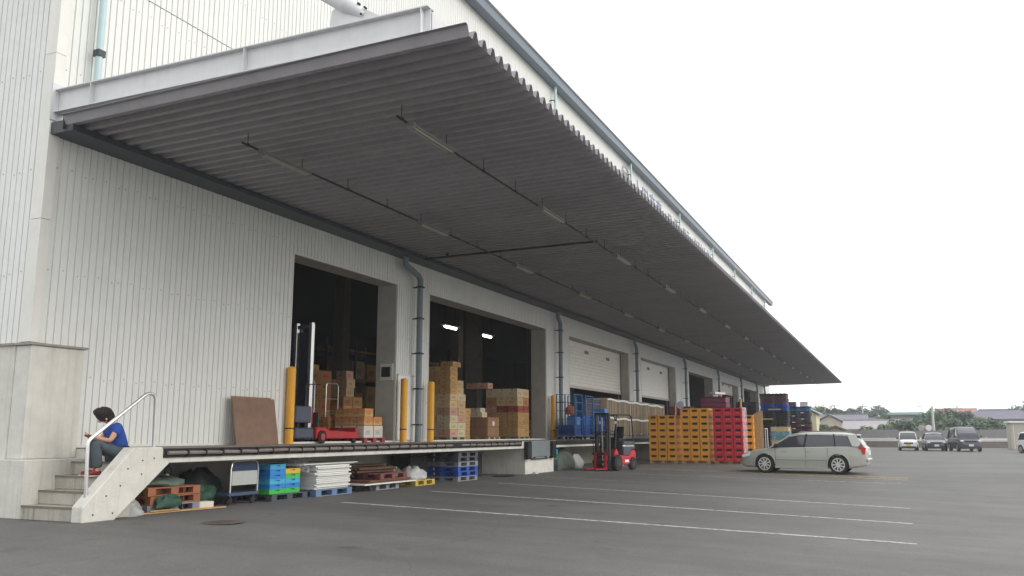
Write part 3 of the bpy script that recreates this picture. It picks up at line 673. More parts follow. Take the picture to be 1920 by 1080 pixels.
# ------------------------------------------------------------------ things under the dock
def tarp(x, o, z, rx, ro, rz, m, label, cat, seed, wob=.16, name='tarpaulin'):
    return tag(MB().blob((0, 0, rz*.35), rx, ro, rz, 26, 14, wob, seed, True).build(name, m, None, (x, o, z), 0, smooth=True), label, cat)
M_GREEN = mat('green_tarp', (38, 72, 56), .6, .2, 6, bump=.4); M_DGREEN = mat('dark_green_tarp', (24, 36, 33), .7, .2, 6, bump=.4); M_OLIVE = mat('grey_green_tarp', (96, 108, 96), .75, .2, 6, bump=.4)
M_BAG = mat('plastic_bag', (158, 160, 158), .3, .15, 9, bump=.6); M_BUNDLE = mat('clear_bundle', (190, 190, 192), .25, .15, 9, bump=.7)
pallet(12.3, 1.12, 0, 'grey', 'grey plastic pallet on the asphalt below the orange ones', .03, None, 1.12, .8)
pallet(12.32, 1.1, .142, 'orange', 'lower orange pallet stacked on the grey one by the stairs', -.04, None, 1.15, .8, 1.05); pallet(12.34, 1.08, .294, 'orange', 'upper orange pallet under a folded grey-green tarpaulin', .05, None, 1.1, .8, 1.05)
tarp(12.3, 1.1, .447, .55, .36, .12, M_OLIVE, 'folded grey-green tarpaulin lying on the upper orange pallet', 'tarpaulin', 3, .2)
tarp(12.05, 1.62, .09, .3, .1, .16, M_GREEN, 'green tarpaulin corner hanging out between the orange pallets', 'tarpaulin', 5, .25)
tarp(11.25, 1.42, 0, .3, .3, .2, M_BAG, 'crumpled clear plastic bag behind the stair stringer', 'bag', 8, .22, 'plastic_bag')
for x, lab in ((12.05, 'white coiled hose end hung nearer the stairs on the under-dock wall'), (12.95, 'white coiled hose end hung farther from the stairs on the under-dock wall')):
    t = thing('hose_end', lab, 'hose', x, .6, .5)
    MB().tube([(.0, 0, .0), (.06, 0, .12)], .05, 10).build('nozzle', M_WHITE, t, smooth=True)
    ring = MB(); ring.tube([(.08+.09*math.cos(q*PI/8), 0, .17+.09*math.sin(q*PI/8)) for q in range(17)], .014, 6); ring.build('ring', M_IRON, t, smooth=True)
    MB().box(-.02, .16, -.03, .03, -.06, 0).build('foot', M_IRON, t)
lath = thing('wooden_lath', 'long thin pale wooden lath lying on the asphalt under the dock', 'lath', 11.3, 1.62, 0); MB().tube([(0, 0, .02), (1.0, .12, .022), (1.95, .28, .02)], .018, 5).build('strip', M_WOOD, lath); MB().tube([(.3, .06, .055), (.9, .14, .054)], .015, 5).build('offcut', M_WOOD, lath)
tag(MB().box(-.18, .18, -.12, .12, 0, .12).build('small_carton', M_CARD['white'], None, (13.1, 1.45, 0), .2, bevel=.01), 'small white and tan carton on the asphalt beside the orange pallets', 'box')
tarp(13.55, .85, 0, .55, .42, .52, M_DGREEN, 'dark green tarpaulin heaped beside the platform trolley', 'tarpaulin', 12, .14)
tarp(13.35, 1.2, .12, .3, .2, .22, M_GREEN, 'bright green tarpaulin fold in front of the dark heap', 'tarpaulin', 14, .2)
pt = thing('platform_trolley', 'blue platform trolley with bright tube handle and grey panel', 'trolley', 14.08, 1.3, 0)
MB().box(-.44, .44, -.35, .32, .17, .24).build('platform', mat('trolley_blue', (62, 78, 104), .5, .1, 6), pt, bevel=.015)
hp = [(-.4, .3, .24), (-.4, .3, .72), (-.37, .3, .82), (-.29, .3, .86), (.29, .3, .86), (.37, .3, .82), (.4, .3, .72), (.4, .3, .24)]
MB().tube(hp, .018, 8).build('handle_tube', M_CHROME, pt, smooth=True); MB().box(-.37, .37, .285, .315, .38, .66).build('panel', mat('trolley_panel', (168, 172, 170), .5, .06, 5), pt, bevel=.005); MB().box(-.37, .37, .289, .311, .665, .82).build('upper_screen', mat('trolley_screen', (32, 52, 84), .5), pt)
for x in (-.34, .34):
    for o in (-.25, .24):
        c = MB().disc((x, o, .075), .075, .035, 'o', 14).build('caster', M_BLACK, pt); MB().box(x-.03, x+.03, o-.03, o+.03, .13, .17).build('fork', M_IRON, c)
pallet(15.4, 1.15, 0, 'darkgrey', 'dark grey pallet carrying the blue and green flat crates', 0, None, 1.1, 1.05)
def flat_crate():
    b = MB(); b.box(-.25, .25, -.19, .19, 0, .012)
    for o in (-.19, .176): b.box(-.25, .25, o, o+.014, .012, .055).box(-.25, -.07, o, o+.014, .055, .085).box(.07, .25, o, o+.014, .055, .085).box(-.255, .255, o-.004, o+.018, .085, .102)
    for x in (-.25, .236): b.box(x, x+.014, -.176, .176, .012, .055).box(x, x+.014, -.176, -.07, .055, .085).box(x, x+.014, .07, .176, .055, .085).box(x-.004, x+.018, -.172, .172, .085, .102)
    b.box(-.22, .22, -.16, .16, .0121, .08); return drop(b.build('flat_crate', M_WHITE).data)
FC = flat_crate(); CC = dict(blue=(40, 124, 190), cyan=(64, 160, 200), green=(62, 172, 72), yellow=(214, 172, 60))
for xx, seq, side in ((15.07, ('green', 'blue', 'cyan', 'blue', 'blue', 'cyan'), 'taller'), (15.58, ('green', 'blue', 'cyan', 'green', 'yellow'), 'shorter')):
    for i, c in enumerate(seq):
        me = FC.copy(); me.materials.clear(); me.materials.append(mat('crate_'+c, CC[c], .45, .06, 5))
        tag(link('flat_crate', me, None, (xx, 1.45, .142+.103*i)), f'{c} flat plastic crate, {("bottom", "second", "third", "fourth", "fifth", "sixth")[i]} of the {side} column on the dark pallet', 'crate')
def sheets(x, o, z, n, dx, do, dz, m, label, name, seed, jit=.05, parent=None):
    t = thing(name, label, 'panel stack', x, o, z); r = random.Random(seed); zz = 0
    for i in range(n):
        jx = r.uniform(-jit, jit); MB().box(-dx/2+jx, dx/2+jx, -do/2, do/2+r.uniform(-jit, jit), zz, zz+dz*.93).build('panel', m, t, bevel=.006); zz += dz
M_PANEL = mat('white_foam_panel', (214, 214, 210), .6, .06, 5)
pallet(16.95, 1.2, 0, 'bluegrey', 'light blue pallet under the stack of white panels', 0, None, 1.28, 1.05, 1.1)
sheets(16.95, 1.2, .158, 13, 1.32, 1.1, .041, M_PANEL, 'thick stack of white panels on the light blue pallet', 'panel_stack', 31, .035)
sheets(16.85, 1.15, .695, 2, 2.1, 1.15, .022, M_PANEL, 'long white panels overhanging the top of the panel stack', 'overhanging_panels', 32, .06)
bn = tag(MB().blob((0, 0, .17), .16, .45, .24, 18, 10, .15, 4, True).build('film_bundle', film_mat('loose_film', (200, 204, 208), .5), None, (16.05, 1.25, .45), 0, smooth=True), 'loose clear film drooping from the left end of the white panels', 'film')
pallet(15.95, .95, .142, 'navy', 'dark blue pallet tucked beside the white panel stack', 0, None, .35, .8, 2.2)
pallet(19.3, 1.2, 0, 'grey', 'grey pallet with a small wheel below the wide white board', 0, None, 1.0, 1.0, 1.05)
tag(MB().disc((0, 0, .11), .11, .05, 'o', 16).build('loose_wheel', M_IRON, None, (18.55, 1.72, 0)), 'small dark wheel standing against the grey pallet', 'wheel')
sheets(19.3, 1.25, .15, 1, 2.5, 1.25, .035, M_PANEL, 'wide thin white board lying on the grey pallet', 'wide_board', 33, 0); sheets(19.35, 1.2, .19, 2, 2.0, 1.1, .03, mat('hardboard', (116, 78, 60), .7, .15, 5), 'brown hardboard sheets on the wide white board', 'hardboard_sheets', 34, .06)
pallet(19.55, 1.2, .255, 'maroon', 'faded red pallet holding a bundle of thin poles', 0, None, 1.18, 1.05, 1.05)
pb = thing('pole_bundle', 'bundle of thin poles with cream ends on the faded red pallet', 'poles', 19.55, 1.15, .405)
for i in range(15): 
    q, w_ = i % 6, i//6
    MB().tube([(-1.15+.1*random.random(), -.32+.1*q+.05*(w_ % 2), .045+.072*w_), (.25+.12*random.random(), .18+.1*q-.3+.05*(w_ % 2), .045+.072*w_)], .034, 7).build('pole', mat('dark_pole', (88, 62, 48), .6) if True else None, pb)
for i in range(15):
    q, w_ = i % 6, i//6; MB().disc((.36+.02*(i % 3), -.12+.1*q+.05*(w_ % 2), .045+.072*w_), .03, .02, 'x', 7).build('pole_end', mat('cream_end', (214, 190, 130), .7), pb)
pallet(21.25, 1.25, 0, 'yellow', 'yellow pallet carrying a crumpled clear plastic bundle', 0, None, .98, .9, 1.05)
tarp(21.3, 1.3, .15, .42, .36, .26, M_BUNDLE, 'crumpled clear plastic bundle on the yellow pallet', 'plastic bundle', 17, .2, 'plastic_bundle'); tarp(20.65, .9, .15, .5, .4, .28, M_OLIVE, 'grey-green sheet heaped behind the clear bundle', 'tarpaulin', 19, .16)
seqs = ('grey', 'blue', 'blue', 'grey', 'darkgrey', 'darkgrey')
for i, c in enumerate(seqs): pallet(23.75+.03*(i % 2), 1.25, .142*i, c, f'{dict(grey="pale grey", blue="bright blue", darkgrey="dark grey")[c]} pallet, {("bottom", "second", "third", "fourth", "fifth", "top")[i]} in the stack under the dock', .0, None, 1.2, 1.0)
for i, (x, o, dz, lab) in enumerate(((22.2, .7, .78, 'black bin deep under the dock behind the blue pallets'), (25.8, .75, .74, 'black bin deep under the dock near the concrete pier'))):
    t = thing('black_bin', lab, 'bin', x, o, 0); MB().box(-.5, .5, -.3, .3, 0, dz).build('body', M_BLACK, t, bevel=.03); MB().box(-.53, .53, -.33, .33, dz, dz+.05).build('lid', M_IRON, t, bevel=.01)
tag(MB().blob((0, 0, .03), .18, .1, .06, 12, 7, .25, 9, True).build('litter_scrap', M_BUNDLE, None, (28.25, 2.15, 0), 0, smooth=True), 'white scrap of litter at the foot of the concrete pier', 'litter')
tag(MB().blob((0, 0, .012), .5, .35, .02, 24, 8, .2, 10, True).build('dark_mat', M_BLACK, None, (26.6, 1.7, 0), 0, smooth=True), 'flat dark mat on the asphalt beside the concrete pier', 'mat')
# beyond the pier
for i, c in enumerate(('black', 'darkgrey', 'green2', 'cyan')):
    m_ = mat('tub_'+c, dict(black=(44, 48, 60), darkgrey=(60, 66, 84), green2=(30, 118, 78), cyan=(60, 146, 190))[c], .5)
    tag(MB().box(-.22, .22, -.2, .2, 0, .19).box(-.25, .25, -.23, .23, .19, .205).build('plastic_tub', m_, None, (31.2, 1.6, .207*i), 0, bevel=.012), f'{dict(black="black", darkgrey="slate", green2="green", cyan="sky blue")[c]} plastic tub, {("bottom", "second", "third", "top")[i]} of the column past the pier', 'tub')
tarp(32.9, 1.15, 0, 1.4, .7, .62, M_OLIVE, 'large grey-green sheet heaped under the dock past the pier', 'tarpaulin', 27, .12); tarp(33.9, 1.6, 0, .45, .3, .4, M_BUNDLE, 'white plastic heap beside the forklift under the dock', 'plastic heap', 28, .2, 'plastic_heap')

# ------------------------------------------------------------------ blue roll cages, long row of nested tan carts
def cage(x, o, h, label, mcol, a=0):
    t = thing('roll_cage', label, 'roll cage', x, o, ZD, a); m = mat('cage_blue', mcol, .45, .1, 6)
    for px in (-.5, .5):
        for po in (-.4, .4): MB().box(px-.02, px+.02, po-.02, po+.02, .16, h).build('post', m, t); c = MB().disc((px*.9, po*.85, .065), .065, .035, 'x', 12).build('caster', M_BLACK, t); MB().box(px*.9-.03, px*.9+.03, po*.85-.035, po*.85+.035, .13, .16).build('caster_fork', M_WHITE, c)
    MB().box(-.52, .52, -.42, .42, .161, .2).build('base', m, t)
    g = []
    for z in (.5, .85, 1.2, 1.55, h-.03):
        if z < h: MB().box(-.48, .48, .395, .405, z, z+.02).build('rail', m, t); MB().box(-.505, -.495, -.38, .38, z, z+.02).build('rail', m, t)
    for i in range(1, 8): MB().box(-.5+.125*i-.004, -.5+.125*i+.004, .396, .404, .2, h-.03).build('bar', m, t)
    for i in range(1, 6): MB().box(-.504, -.496, -.4+.133*i-.004, -.4+.133*i+.004, .2, h-.03).build('bar', m, t)
M_BIN = {k: mat('bin_'+k, c, .45, .1, 6) for k, c in dict(navy=(18, 44, 120), blue=(30, 84, 168), light=(84, 132, 196)).items()}
def binbox(x, o, z, dx, do, dz, k, label):
    tag(MB().prism([(-dx*.45, 0), (dx*.45, 0), (dx*.5, dz*.92), (dx*.5, dz), (-dx*.5, dz), (-dx*.5, dz*.92)], -do/2, do/2, 'o').build('plastic_bin', M_BIN[k], None, (x, o, z), 0, bevel=.01), label, 'bin')
cage(35.0, 1.0, 1.92, 'blue roll cage beside the yellow bollard with orange bundle inside', (28, 96, 150)); cage(36.25, 1.05, 1.9, 'blue roll cage in the middle of the three', (28, 88, 150)); cage(37.5, 1.0, 1.8, 'blue roll cage nearest the tan row', (30, 84, 150))
for (x, z, k, nm) in ((35, .205, 'navy', 'low navy bin in the cage by the bollard'), (36.25, .205, 'navy', 'low navy bin in the middle cage'), (36.25, .62, 'blue', 'upper blue bin in the middle cage'), (37.5, .205, 'blue', 'low blue bin in the cage by the tan row'), (37.5, .62, 'light', 'upper pale blue bin in the cage by the tan row')): binbox(x, 1.0, ZD+z, .9, .7, .40, k, nm)
binbox(35.2, 1.1, ZD+.61, .5, .45, .35, 'light', 'pale blue bin on the low bin in the cage by the bollard')
tag(MB().blob((0, 0, .2), .2, .22, .3, 14, 9, .15, 6, True).build('orange_bundle', mat('orange_bundle', (176, 96, 56), .7), None, (35.05, 1.0, ZD+.965), 0, smooth=True), 'orange bundle on the pale blue bin inside the cage by the bollard', 'bundle')
for i in range(7): binbox(38.75, 1.2, ZD+.001+.2*i, .55, .5, .198, 'blue' if i % 3 else 'light', f'blue tote in the tall column behind the forklift mast, number {("one", "two", "three", "four", "five", "six", "seven")[i]} up')
M_TAN = mat('tan_laminate', (192, 168, 138), .65, .14, 4); M_TANF = mat('cart_frame', (206, 192, 168), .5, .08, 5)
c0 = thing('nested_cart', 'tan panelled upright cart nested in the long row on the dock', 'cart', 40.4, .45, ZD, 0, 'tan carts nested in a long row')
MB().box(-.018, .018, -.50, .50, .28, 1.9).build('panel', M_TAN, c0, bevel=.006)
for o in (-.53, .53): MB().tube([(0, o, .14), (0, o, 1.96)], .024, 8).build('upright_tube', M_TANF, c0)
MB().box(-.03, .03, -.5, .5, 1.93, 1.97).build('top_bar', M_TANF, c0); MB().box(-.06, .14, -.5, .5, .14, .18).build('foot_bar', M_IRON, c0)
for o in (-.46, .46): MB().disc((.0, o, .065), .065, .04, 'x', 10).build('caster', mat('white_caster', (206, 206, 200), .5), c0)
for i in range(1, 42):
    dup(c0, 40.4+.275*i, .45+random.uniform(-.03, .03), ZD, random.uniform(-.03, .03))
for z, l in ((3.0, 'upper'), (2.1, 'lower')):
    q = thing('white_strap', f'{l} white wrapping band along the long tan row', 'strap', 40.3, 1.03, z)
    n = MB(); rows = []
    for i in range(25):
        x = i*.46; dz = .03*math.sin(i*1.3)-.01*i*.3; rows.append([n.vert(x, .0+.012*math.sin(i*2.1), dz), n.vert(x, .006+.012*math.sin(i*2.1), dz), n.vert(x, .006+.012*math.sin(i*2.1), dz+.09), n.vert(x, .0+.012*math.sin(i*2.1), dz+.09)])
    for a_, b_ in zip(rows, rows[1:]):
        for i in range(4): n.face(a_[i], a_[(i+1) % 4], b_[(i+1) % 4], b_[i])
    n.build('band', M_WHITE, q)

# ------------------------------------------------------------------ counterbalance forklift on the yard
FL = thing('forklift', 'red and dark grey counterbalance forklift parked beside the dock', 'forklift', 33.2, 3.45, gz(33, 3.6), PI+.32); FL.scale = (.85, .88, .97)
M_FG = mat('forklift_grey', (70, 74, 80), .45, .1, 6, grime=.25); M_FR = mat('forklift_red', (182, 36, 48), .42, .1, 6, grime=.25)
def flx(ob): return ob
# local frame: +x is the forks' direction
MB().prism([(.62, .22), (.62, .7), (.42, .88), (.25, .62), (-.55, .55), (-.75, .8), (-1.05, .8), (-1.12, .6), (-1.05, .3), (-.8, .22)], -.52, .52, 'o').build('chassis', M_FR, FL, bevel=.03)
MB().prism([(-.12, .57), (-.14, 1.12), (-.2, 1.16), (-1.0, 1.16), (-1.08, 1.1), (-1.1, .82), (-.76, .815), (-.56, .565)], -.5, .5, 'o').build('battery_hood', M_FG, FL, bevel=.03)
MB().box(-.5, -.1, -.26, .26, 1.165, 1.27).build('seat', M_BLACK, FL, bevel=.03); MB().prism([(-.5, 1.25), (-.42, 1.27), (-.52, 1.75), (-.62, 1.75)], -.26, .26, 'o').build('seat_back', M_BLACK, FL, bevel=.03)
MB().prism([(.4, .89), (.5, .86), (.36, 1.32), (.26, 1.32)], -.42, .42, 'o').build('dashboard', M_BLACK, FL, bevel=.02)
MB().tube([(.3, 0, 1.32), (.12, 0, 1.48)], .025, 8).build('steering_column', M_BLACK, FL); ring = MB(); ring.tube([(.12+.08*math.sin(q*PI/8), .17*math.cos(q*PI/8), 1.5+.13*math.sin(q*PI/8)*.6) for q in range(17)], .016, 6); ring.build('steering_wheel', M_BLACK, FL)
for o in (-.46, .46):
    MB().tube([(.5, o, .86), (.34, o, 2.14), (.28, o, 2.2), (.2, o, 2.22)], .032, 8).build('guard_pillar', M_IRON, FL); MB().tube([(-1.0, o, 1.16), (-.92, o, 1.9), (-.86, o, 2.12), (-.74, o, 2.22), (.2, o, 2.22)], .032, 8).build('guard_pillar', M_IRON, FL)
for i in range(7): MB().box(-.7+.14*i, -.66+.14*i, -.46, .46, 2.205, 2.235).build('guard_slat', M_IRON, FL)
for (x, r, w_) in ((.42, .32, .22), (-.82, .26, .18)):
    for o in (-.46, .46):
        t_ = MB().disc((x, o*1.06, r), r, w_, 'o', 22).build('wheel', M_BLACK, FL, bevel=.02); MB().disc((x, o*1.06+(w_/2+.004)*(1 if o > 0 else -1), r), r*.5, .02, 'o', 16).build('rim', M_IRON, t_)
for o in (-.34, .34):
    MB().box(.72, .84, o-.05, o+.05, .08, 2.28).build('mast_channel', M_IRON, FL); MB().box(.86, .94, o*.85-.04, o*.85+.04, .1, 2.2).build('inner_channel', M_IRON, FL)
    MB().box(1.02, 1.75, o*.8-.05, o*.8+.05, .06, .1).build('fork_blade', M_FR, FL); MB().box(.98, 1.03, o*.8-.06, o*.8+.06, .06, .72).build('fork_shank', M_FR, FL)
for z in (.5, 1.4, 2.2): MB().box(.74, .82, -.3, .3, z, z+.08).build('mast_tie', M_IRON, FL)
for z in (.3, .62): MB().box(.95, .98, -.45, .45, z, z+.1).build('carriage_bar', M_IRON, FL)
for i in range(5): MB().box(.955, .975, -.4+.2*i-.012, -.4+.2*i+.012, .72, 1.5).build('load_backrest_bar', M_IRON, FL)
MB().box(.95, .98, -.42, .42, 1.5, 1.54).build('load_backrest_top', M_IRON, FL); MB().tube([(.8, 0, .2), (.8, 0, 2.1)], .035, 8).build('lift_cylinder', M_CHROME, FL)
for o in (-.53, .53):
    MB().disc((.42, o*.82, 1.9), .06, .05, 'x', 12).build('work_lamp', M_WHITE, FL)
MB().box(-.3, -.05, -.506, -.5, .95, 1.0).build('side_marking', M_WHITE, FL); MB().box(-.95, -.35, -.506, -.5, .95, .98).build('side_marking', M_WHITE, FL); MB().box(-.5, -.2, -.526, -.521, .32, .42).build('side_marking', M_WHITE, FL)
MB().box(-.8, -.55, -.526, -.521, .3, .34).build('side_marking', M_WHITE, FL)

# ------------------------------------------------------------------ bottle crates on pallets
def bottle_crate():
    b = MB(); X, O, H = .174, .206, .305; t = .012
    for s in (-1, 1):
        o0, o1 = (s*O-t, s*O) if s > 0 else (s*O, s*O+t); b.box(-X, X, o0, o1, .02, .14).box(-X, -.10, o0, o1, .14, .245).box(.10, X, o0, o1, .14, .245).box(-X, X, o0, o1, .245, .28)
        x0, x1 = (s*X-t, s*X) if s > 0 else (s*X, s*X+t); b.box(x0, x1, -O+t, O-t, .02, .14).box(x0, x1, -O+t, -.13, .14, .245).box(x0, x1, .13, O-t, .14, .245).box(x0, x1, -O+t, O-t, .245, .28)
    b.box(-X-.003, X+.003, -O-.003, O+.003, 0, .0199)
    for s in (-1, 1): b.box(-X-.003, X+.003, s*O-.014, s*O+.006*(s > 0)+.008*(s < 0), .2851, .304); b.box(s*X-.012, s*X+.012, -O+.02, O-.02, .2851, .303)
    for o in (-O+.006, 0, O-.006): b.box(-X-.005, -X-.0005, o-.012, o+.012, .02, .137 if o == 0 else .285)
    b.mi = 1; b.box(-X+.07, X-.07, -O+.07, O-.07, .021, .26)  # inner block coloured dark to give the handle slots their shade
    b.mi = 2; b.box(-X-.003, -X-.0004, -.07, .07, .07, .10)
    return drop(b.build('bottle_crate', [M_WHITE]*3).data)
BC = bottle_crate(); BCM = {}
def crates(x, o, no, nx, nz, col, dark, mark, label, group, lip=False):
    k_ = col
    if k_ not in BCM:
        me = BC.copy()
        for q_, m_ in enumerate((mat('crate_body_%d' % col[0], col, .4, .06, 5), mat('crate_inner_shade_%d' % col[0], dark, .6), mat('crate_mark_%d' % col[0], mark, .5, .25, 16))): me.materials[q_] = m_
        BCM[k_] = me
    r = random.Random(int(x*7+o*13))
    for z in range(nz):
        for i in range(nx):
            for j in range(no):
                if i > 0 and j < no-1 and z < nz-1: continue            # wholly hidden inside the block
                tag(link('bottle_crate', BCM[k_], None, (x+.368*i+r.uniform(-.006, .006), o+.448*j+r.uniform(-.006, .006), .145+.3055*z), r.uniform(-.012, .012)), label, 'crate', group)
YC, RC = (236, 164, 48), (206, 32, 50)
for i, (o, lab) in enumerate(((3.0, 'wooden pallet under the shorter yellow crate block'), (4.58, 'wooden pallet under the taller yellow crate block'), (6.14, 'wooden pallet under the red crate block'))): pallet(41.85, o+.448, 0, 'wood', lab, 0, None, 1.05, 1.22)
crates(41.45, 3.0, 3, 3, 7, YC, (52, 26, 10), (206, 128, 44), 'yellow bottle crate in the shorter block nearer the forklift', 'yellow crates in the shorter block')
crates(41.40, 4.58, 3, 3, 8, YC, (52, 26, 10), (206, 128, 44), 'yellow bottle crate in the taller block beside the red one', 'yellow crates in the taller block')
crates(41.35, 6.14, 3, 3, 8, RC, (44, 8, 14), (214, 120, 120), 'red bottle crate in the block behind the silver car', 'red crates in the block')
wrap = MB(); wrap.prism([(41.1, 7.29), (42.35, 7.29), (42.35, 7.275), (41.1, 7.275)], .3, 2.62, 'z'); tag(wrap.build('stretch_film', film_mat('stretch_film', (232, 224, 226), .3)), 'shiny clear stretch film over the side of the red crates', 'film')
for z in range(7): tag(link('bottle_crate', BCM[YC], None, (42.9, 7.3, .145+.3055*z)), 'yellow bottle crate in the single column behind the red block', 'crate', 'yellow crates behind the red block')
pallet(42.9, 7.1, 0, 'wood', 'wooden pallet under the single yellow column behind the red block')
for i in range(5):
    tag(MB().box(-.02, .02, -.09, .09, 0, 2.35+.04*i).build('upright_plank', M_WOOD, None, (43.6+.1*i, 7.5+.05*i, 0), .05*i), 'raw wooden plank standing upright behind the red crates', 'plank', 'upright planks behind the red crates')

# ------------------------------------------------------------------ goods farther along the yard
M_PURP = mat('maroon_wrap', (116, 48, 74), .4, .14, 4, bump=.2)
def wrapped(x, o, dx, do, z1, label, seed):
    t = thing('wrapped_stack', label, 'wrapped goods', x, o, 0); r = random.Random(seed)
    n = int((z1-.15)/.26)
    for i in range(n):
        j = r.uniform(-.025, .025); MB().box(-dx/2+j, dx/2+j, -do/2+j, do/2+j, .15+.26*i, .15+.26*i+.252).build('layer', M_PURP, t, bevel=.02)
    MB().box(-dx/2-.03, dx/2+.03, -do/2-.03, do/2+.03, .15+.26*n, .15+.26*n+.05).build('top_sheet', mat('top_sheet', (86, 52, 62), .5, .15, 4), t)
    for q in (-dx/2+.1, 0, dx/2-.1): MB().box(q-.08, q+.08, -do/2, do/2, 0, .149).build('bearer', M_WOOD, t)
wrapped(46.4, 5.05, 1.2, 1.35, 3.5, 'tall maroon wrapped stack behind the taller yellow crates', 1)
wrapped(45.6, 3.45, 1.2, 1.1, 2.95, 'lower maroon wrapped stack behind the gap between yellow blocks', 2)
tag(MB().box(-.5, .5, -.16, .16, 0, .12).build('paper_sheet', mat('white_sheet', (220, 210, 206), .7, .08, 4), None, (46.5, 5.2, 3.45), .4, bevel=.02), 'crumpled white sheet on the tall maroon stack', 'sheet')
sg = thing('notice_sign', 'small pale blue notice on a wooden stake behind the yellow crates', 'sign', 43.3, 3.9, 0); MB().box(-.03, .03, -.03, .03, 0, 2.9).build('stake', M_WOOD, sg); MB().disc((-.04, 0, 2.82), .19, .02, 'x', 20).build('notice_face', mat('notice_blue', (176, 194, 226), .5, .2, 9), sg)
for (x, o, z, lab) in ((43.1, 3.55, 2.9, 'leaning raw plank near the pale blue notice'), (44.2, 6.6, 3.1, 'raw plank standing against the black pallets')): tag(MB().tube([(0, 0, 0), (.15, .12, z)], .06, 4).build('leaning_plank', M_WOOD, None, (x, o, 0)), lab, 'plank')
def pal_stack(x, o, cols, base, group, sx=1.0, so=1.0, z0=0):
    for i, c in enumerate(cols):
        pallet(x+random.uniform(-.03, .03), o+random.uniform(-.03, .03), z0+.1425*i, c, base, random.uniform(-.02, .02), group, sx, so)
pal_stack(49.5, 6.25, ['darkgrey']*2+['black']*20, 'black plastic pallet in the stack behind the red crates', 'black pallets behind the red crates')
r_ = random.Random(5)
pal_stack(52.6, 7.35, ['blue']*5+['darkgrey']*3+['black']*11+['blue']*3+['maroon', 'darkgrey', 'maroon', 'black'], 'plastic pallet in the tallest mixed stack under the canopy', 'pallets in the tallest mixed stack', 1.0, 1.35)
for o, z in ((6.95, 2.2), (7.4, 2.75)): tag(MB().box(-.01, .0, -.35, .35, 0, .07).build('yellow_strip', mat('yellow_strip', (190, 182, 92), .5), None, (52.0, o, z)), f'yellow marking strip on the {"lower" if z < 2.5 else "upper"} side of the tallest pallet stack', 'strip')
pal_stack(59.2, 8.05, ['blue']*4+['black', 'maroon']*6+['darkgrey']*4+['teal', 'blue'], 'dark plastic pallet in the stack near the far end of the yard', 'pallets in the far stack', 1, 1.3)
for i, (o, c) in enumerate(((7.65, 'maroon'), (8.4, 'white'))): tag(MB().box(-.3, .3, -.24, .24, 0, .26).box(-.32, .32, -.26, .26, .26, .30).build('tote', mat('tote_'+c, (96, 66, 84) if i == 0 else (226, 218, 214), .5), None, (59.2, o, 3.14), 0, bevel=.015), f'{"dull maroon" if i == 0 else "pinkish white"} tote on top of the far pallet stack', 'tote')
for i in range(6): tag(MB().box(-.02, 0, -.1, .1, 0, .05).build('white_tag', M_WHITE, None, (58.6, 7.75+.55*(i % 2), 1.7+.2*i)), 'white tag tucked in the far pallet stack', 'tag', 'white tags on the far pallets')
# teal wrapped crates and a white-framed cart beside the red block
for i in range(7): tag(MB().box(-.5, .5, -.42, .42, 0, .2).box(-.52, .52, -.44, .44, .2, .225).build('teal_crate', mat('teal_crate' if i % 3 else 'yellow_rim', (36, 128, 136) if i % 3 else (206, 168, 60), .45, .1, 6), None, (46.8, 8.3, .15+.227*i), 0, bevel=.012), 'teal or yellow-rimmed flat crate in the wrapped stack beside the car bonnet', 'crate', 'teal crates beside the car')
pallet(46.8, 8.3, 0, 'blue', 'blue pallet under the wrapped teal crates')
tag(MB().prism([(46.25, 7.84), (47.35, 7.84), (47.35, 8.77), (46.25, 8.77)], .2, 1.76, 'z').build('crate_film', film_mat('crate_film', (190, 206, 224), .28)), 'clear blue-tinted film round the teal crates', 'film')
fc = thing('frame_cart', 'white tube framed cart standing between red crates and teal crates', 'cart', 45.4, 7.45, 0)
for q in (-.38, .38): MB().tube([(q, -.3, .1), (q, -.3, 1.65), (q, .3, 1.65), (q, .3, .1)], .02, 8).build('frame_tube', M_WHITE, fc)
for o in (-.3, .3): MB().tube([(-.38, o, 1.65), (.38, o, 1.65)], .02, 8).build('cross_tube', M_WHITE, fc)
MB().box(-.4, .4, -.32, .32, .12, .18).build('deck', M_TAN, fc); MB().prism([(-.3, .19), (.3, .19), (.1, 1.1), (-.02, 1.1)], -.26, -.22, 'o').build('leaning_panel', M_WOOD, fc)
for x in (-.34, .34):
    for o in (-.26, .26): MB().disc((x, o, .06), .06, .04, 'x', 10).build('caster', M_BLACK, fc)
# dark drums and barrels glimpsed between forklift and crates
for i, (x, o, c, lab) in enumerate(((38.6, 2.35, (62, 108, 160), 'blue plastic drum between the forklift and the yellow crates'), (37.6, 2.3, (150, 152, 156), 'grey wrapped roll behind the forklift on the ground'))):
    t = thing('drum', lab, 'drum', x, o, 0); MB().tube([(0, 0, 0), (0, 0, .12), (0, 0, .45), (0, 0, .85)], .28, 18).build('shell', mat('drum_%d' % i, c, .4), t, smooth=True); MB().disc((0, 0, .86), .285, .03, 'z', 18).build('lid', M_IRON, t); MB().disc((0, 0, .45), .287, .03, 'z', 18).build('hoop', mat('drum_%d' % i, c, .4), t)

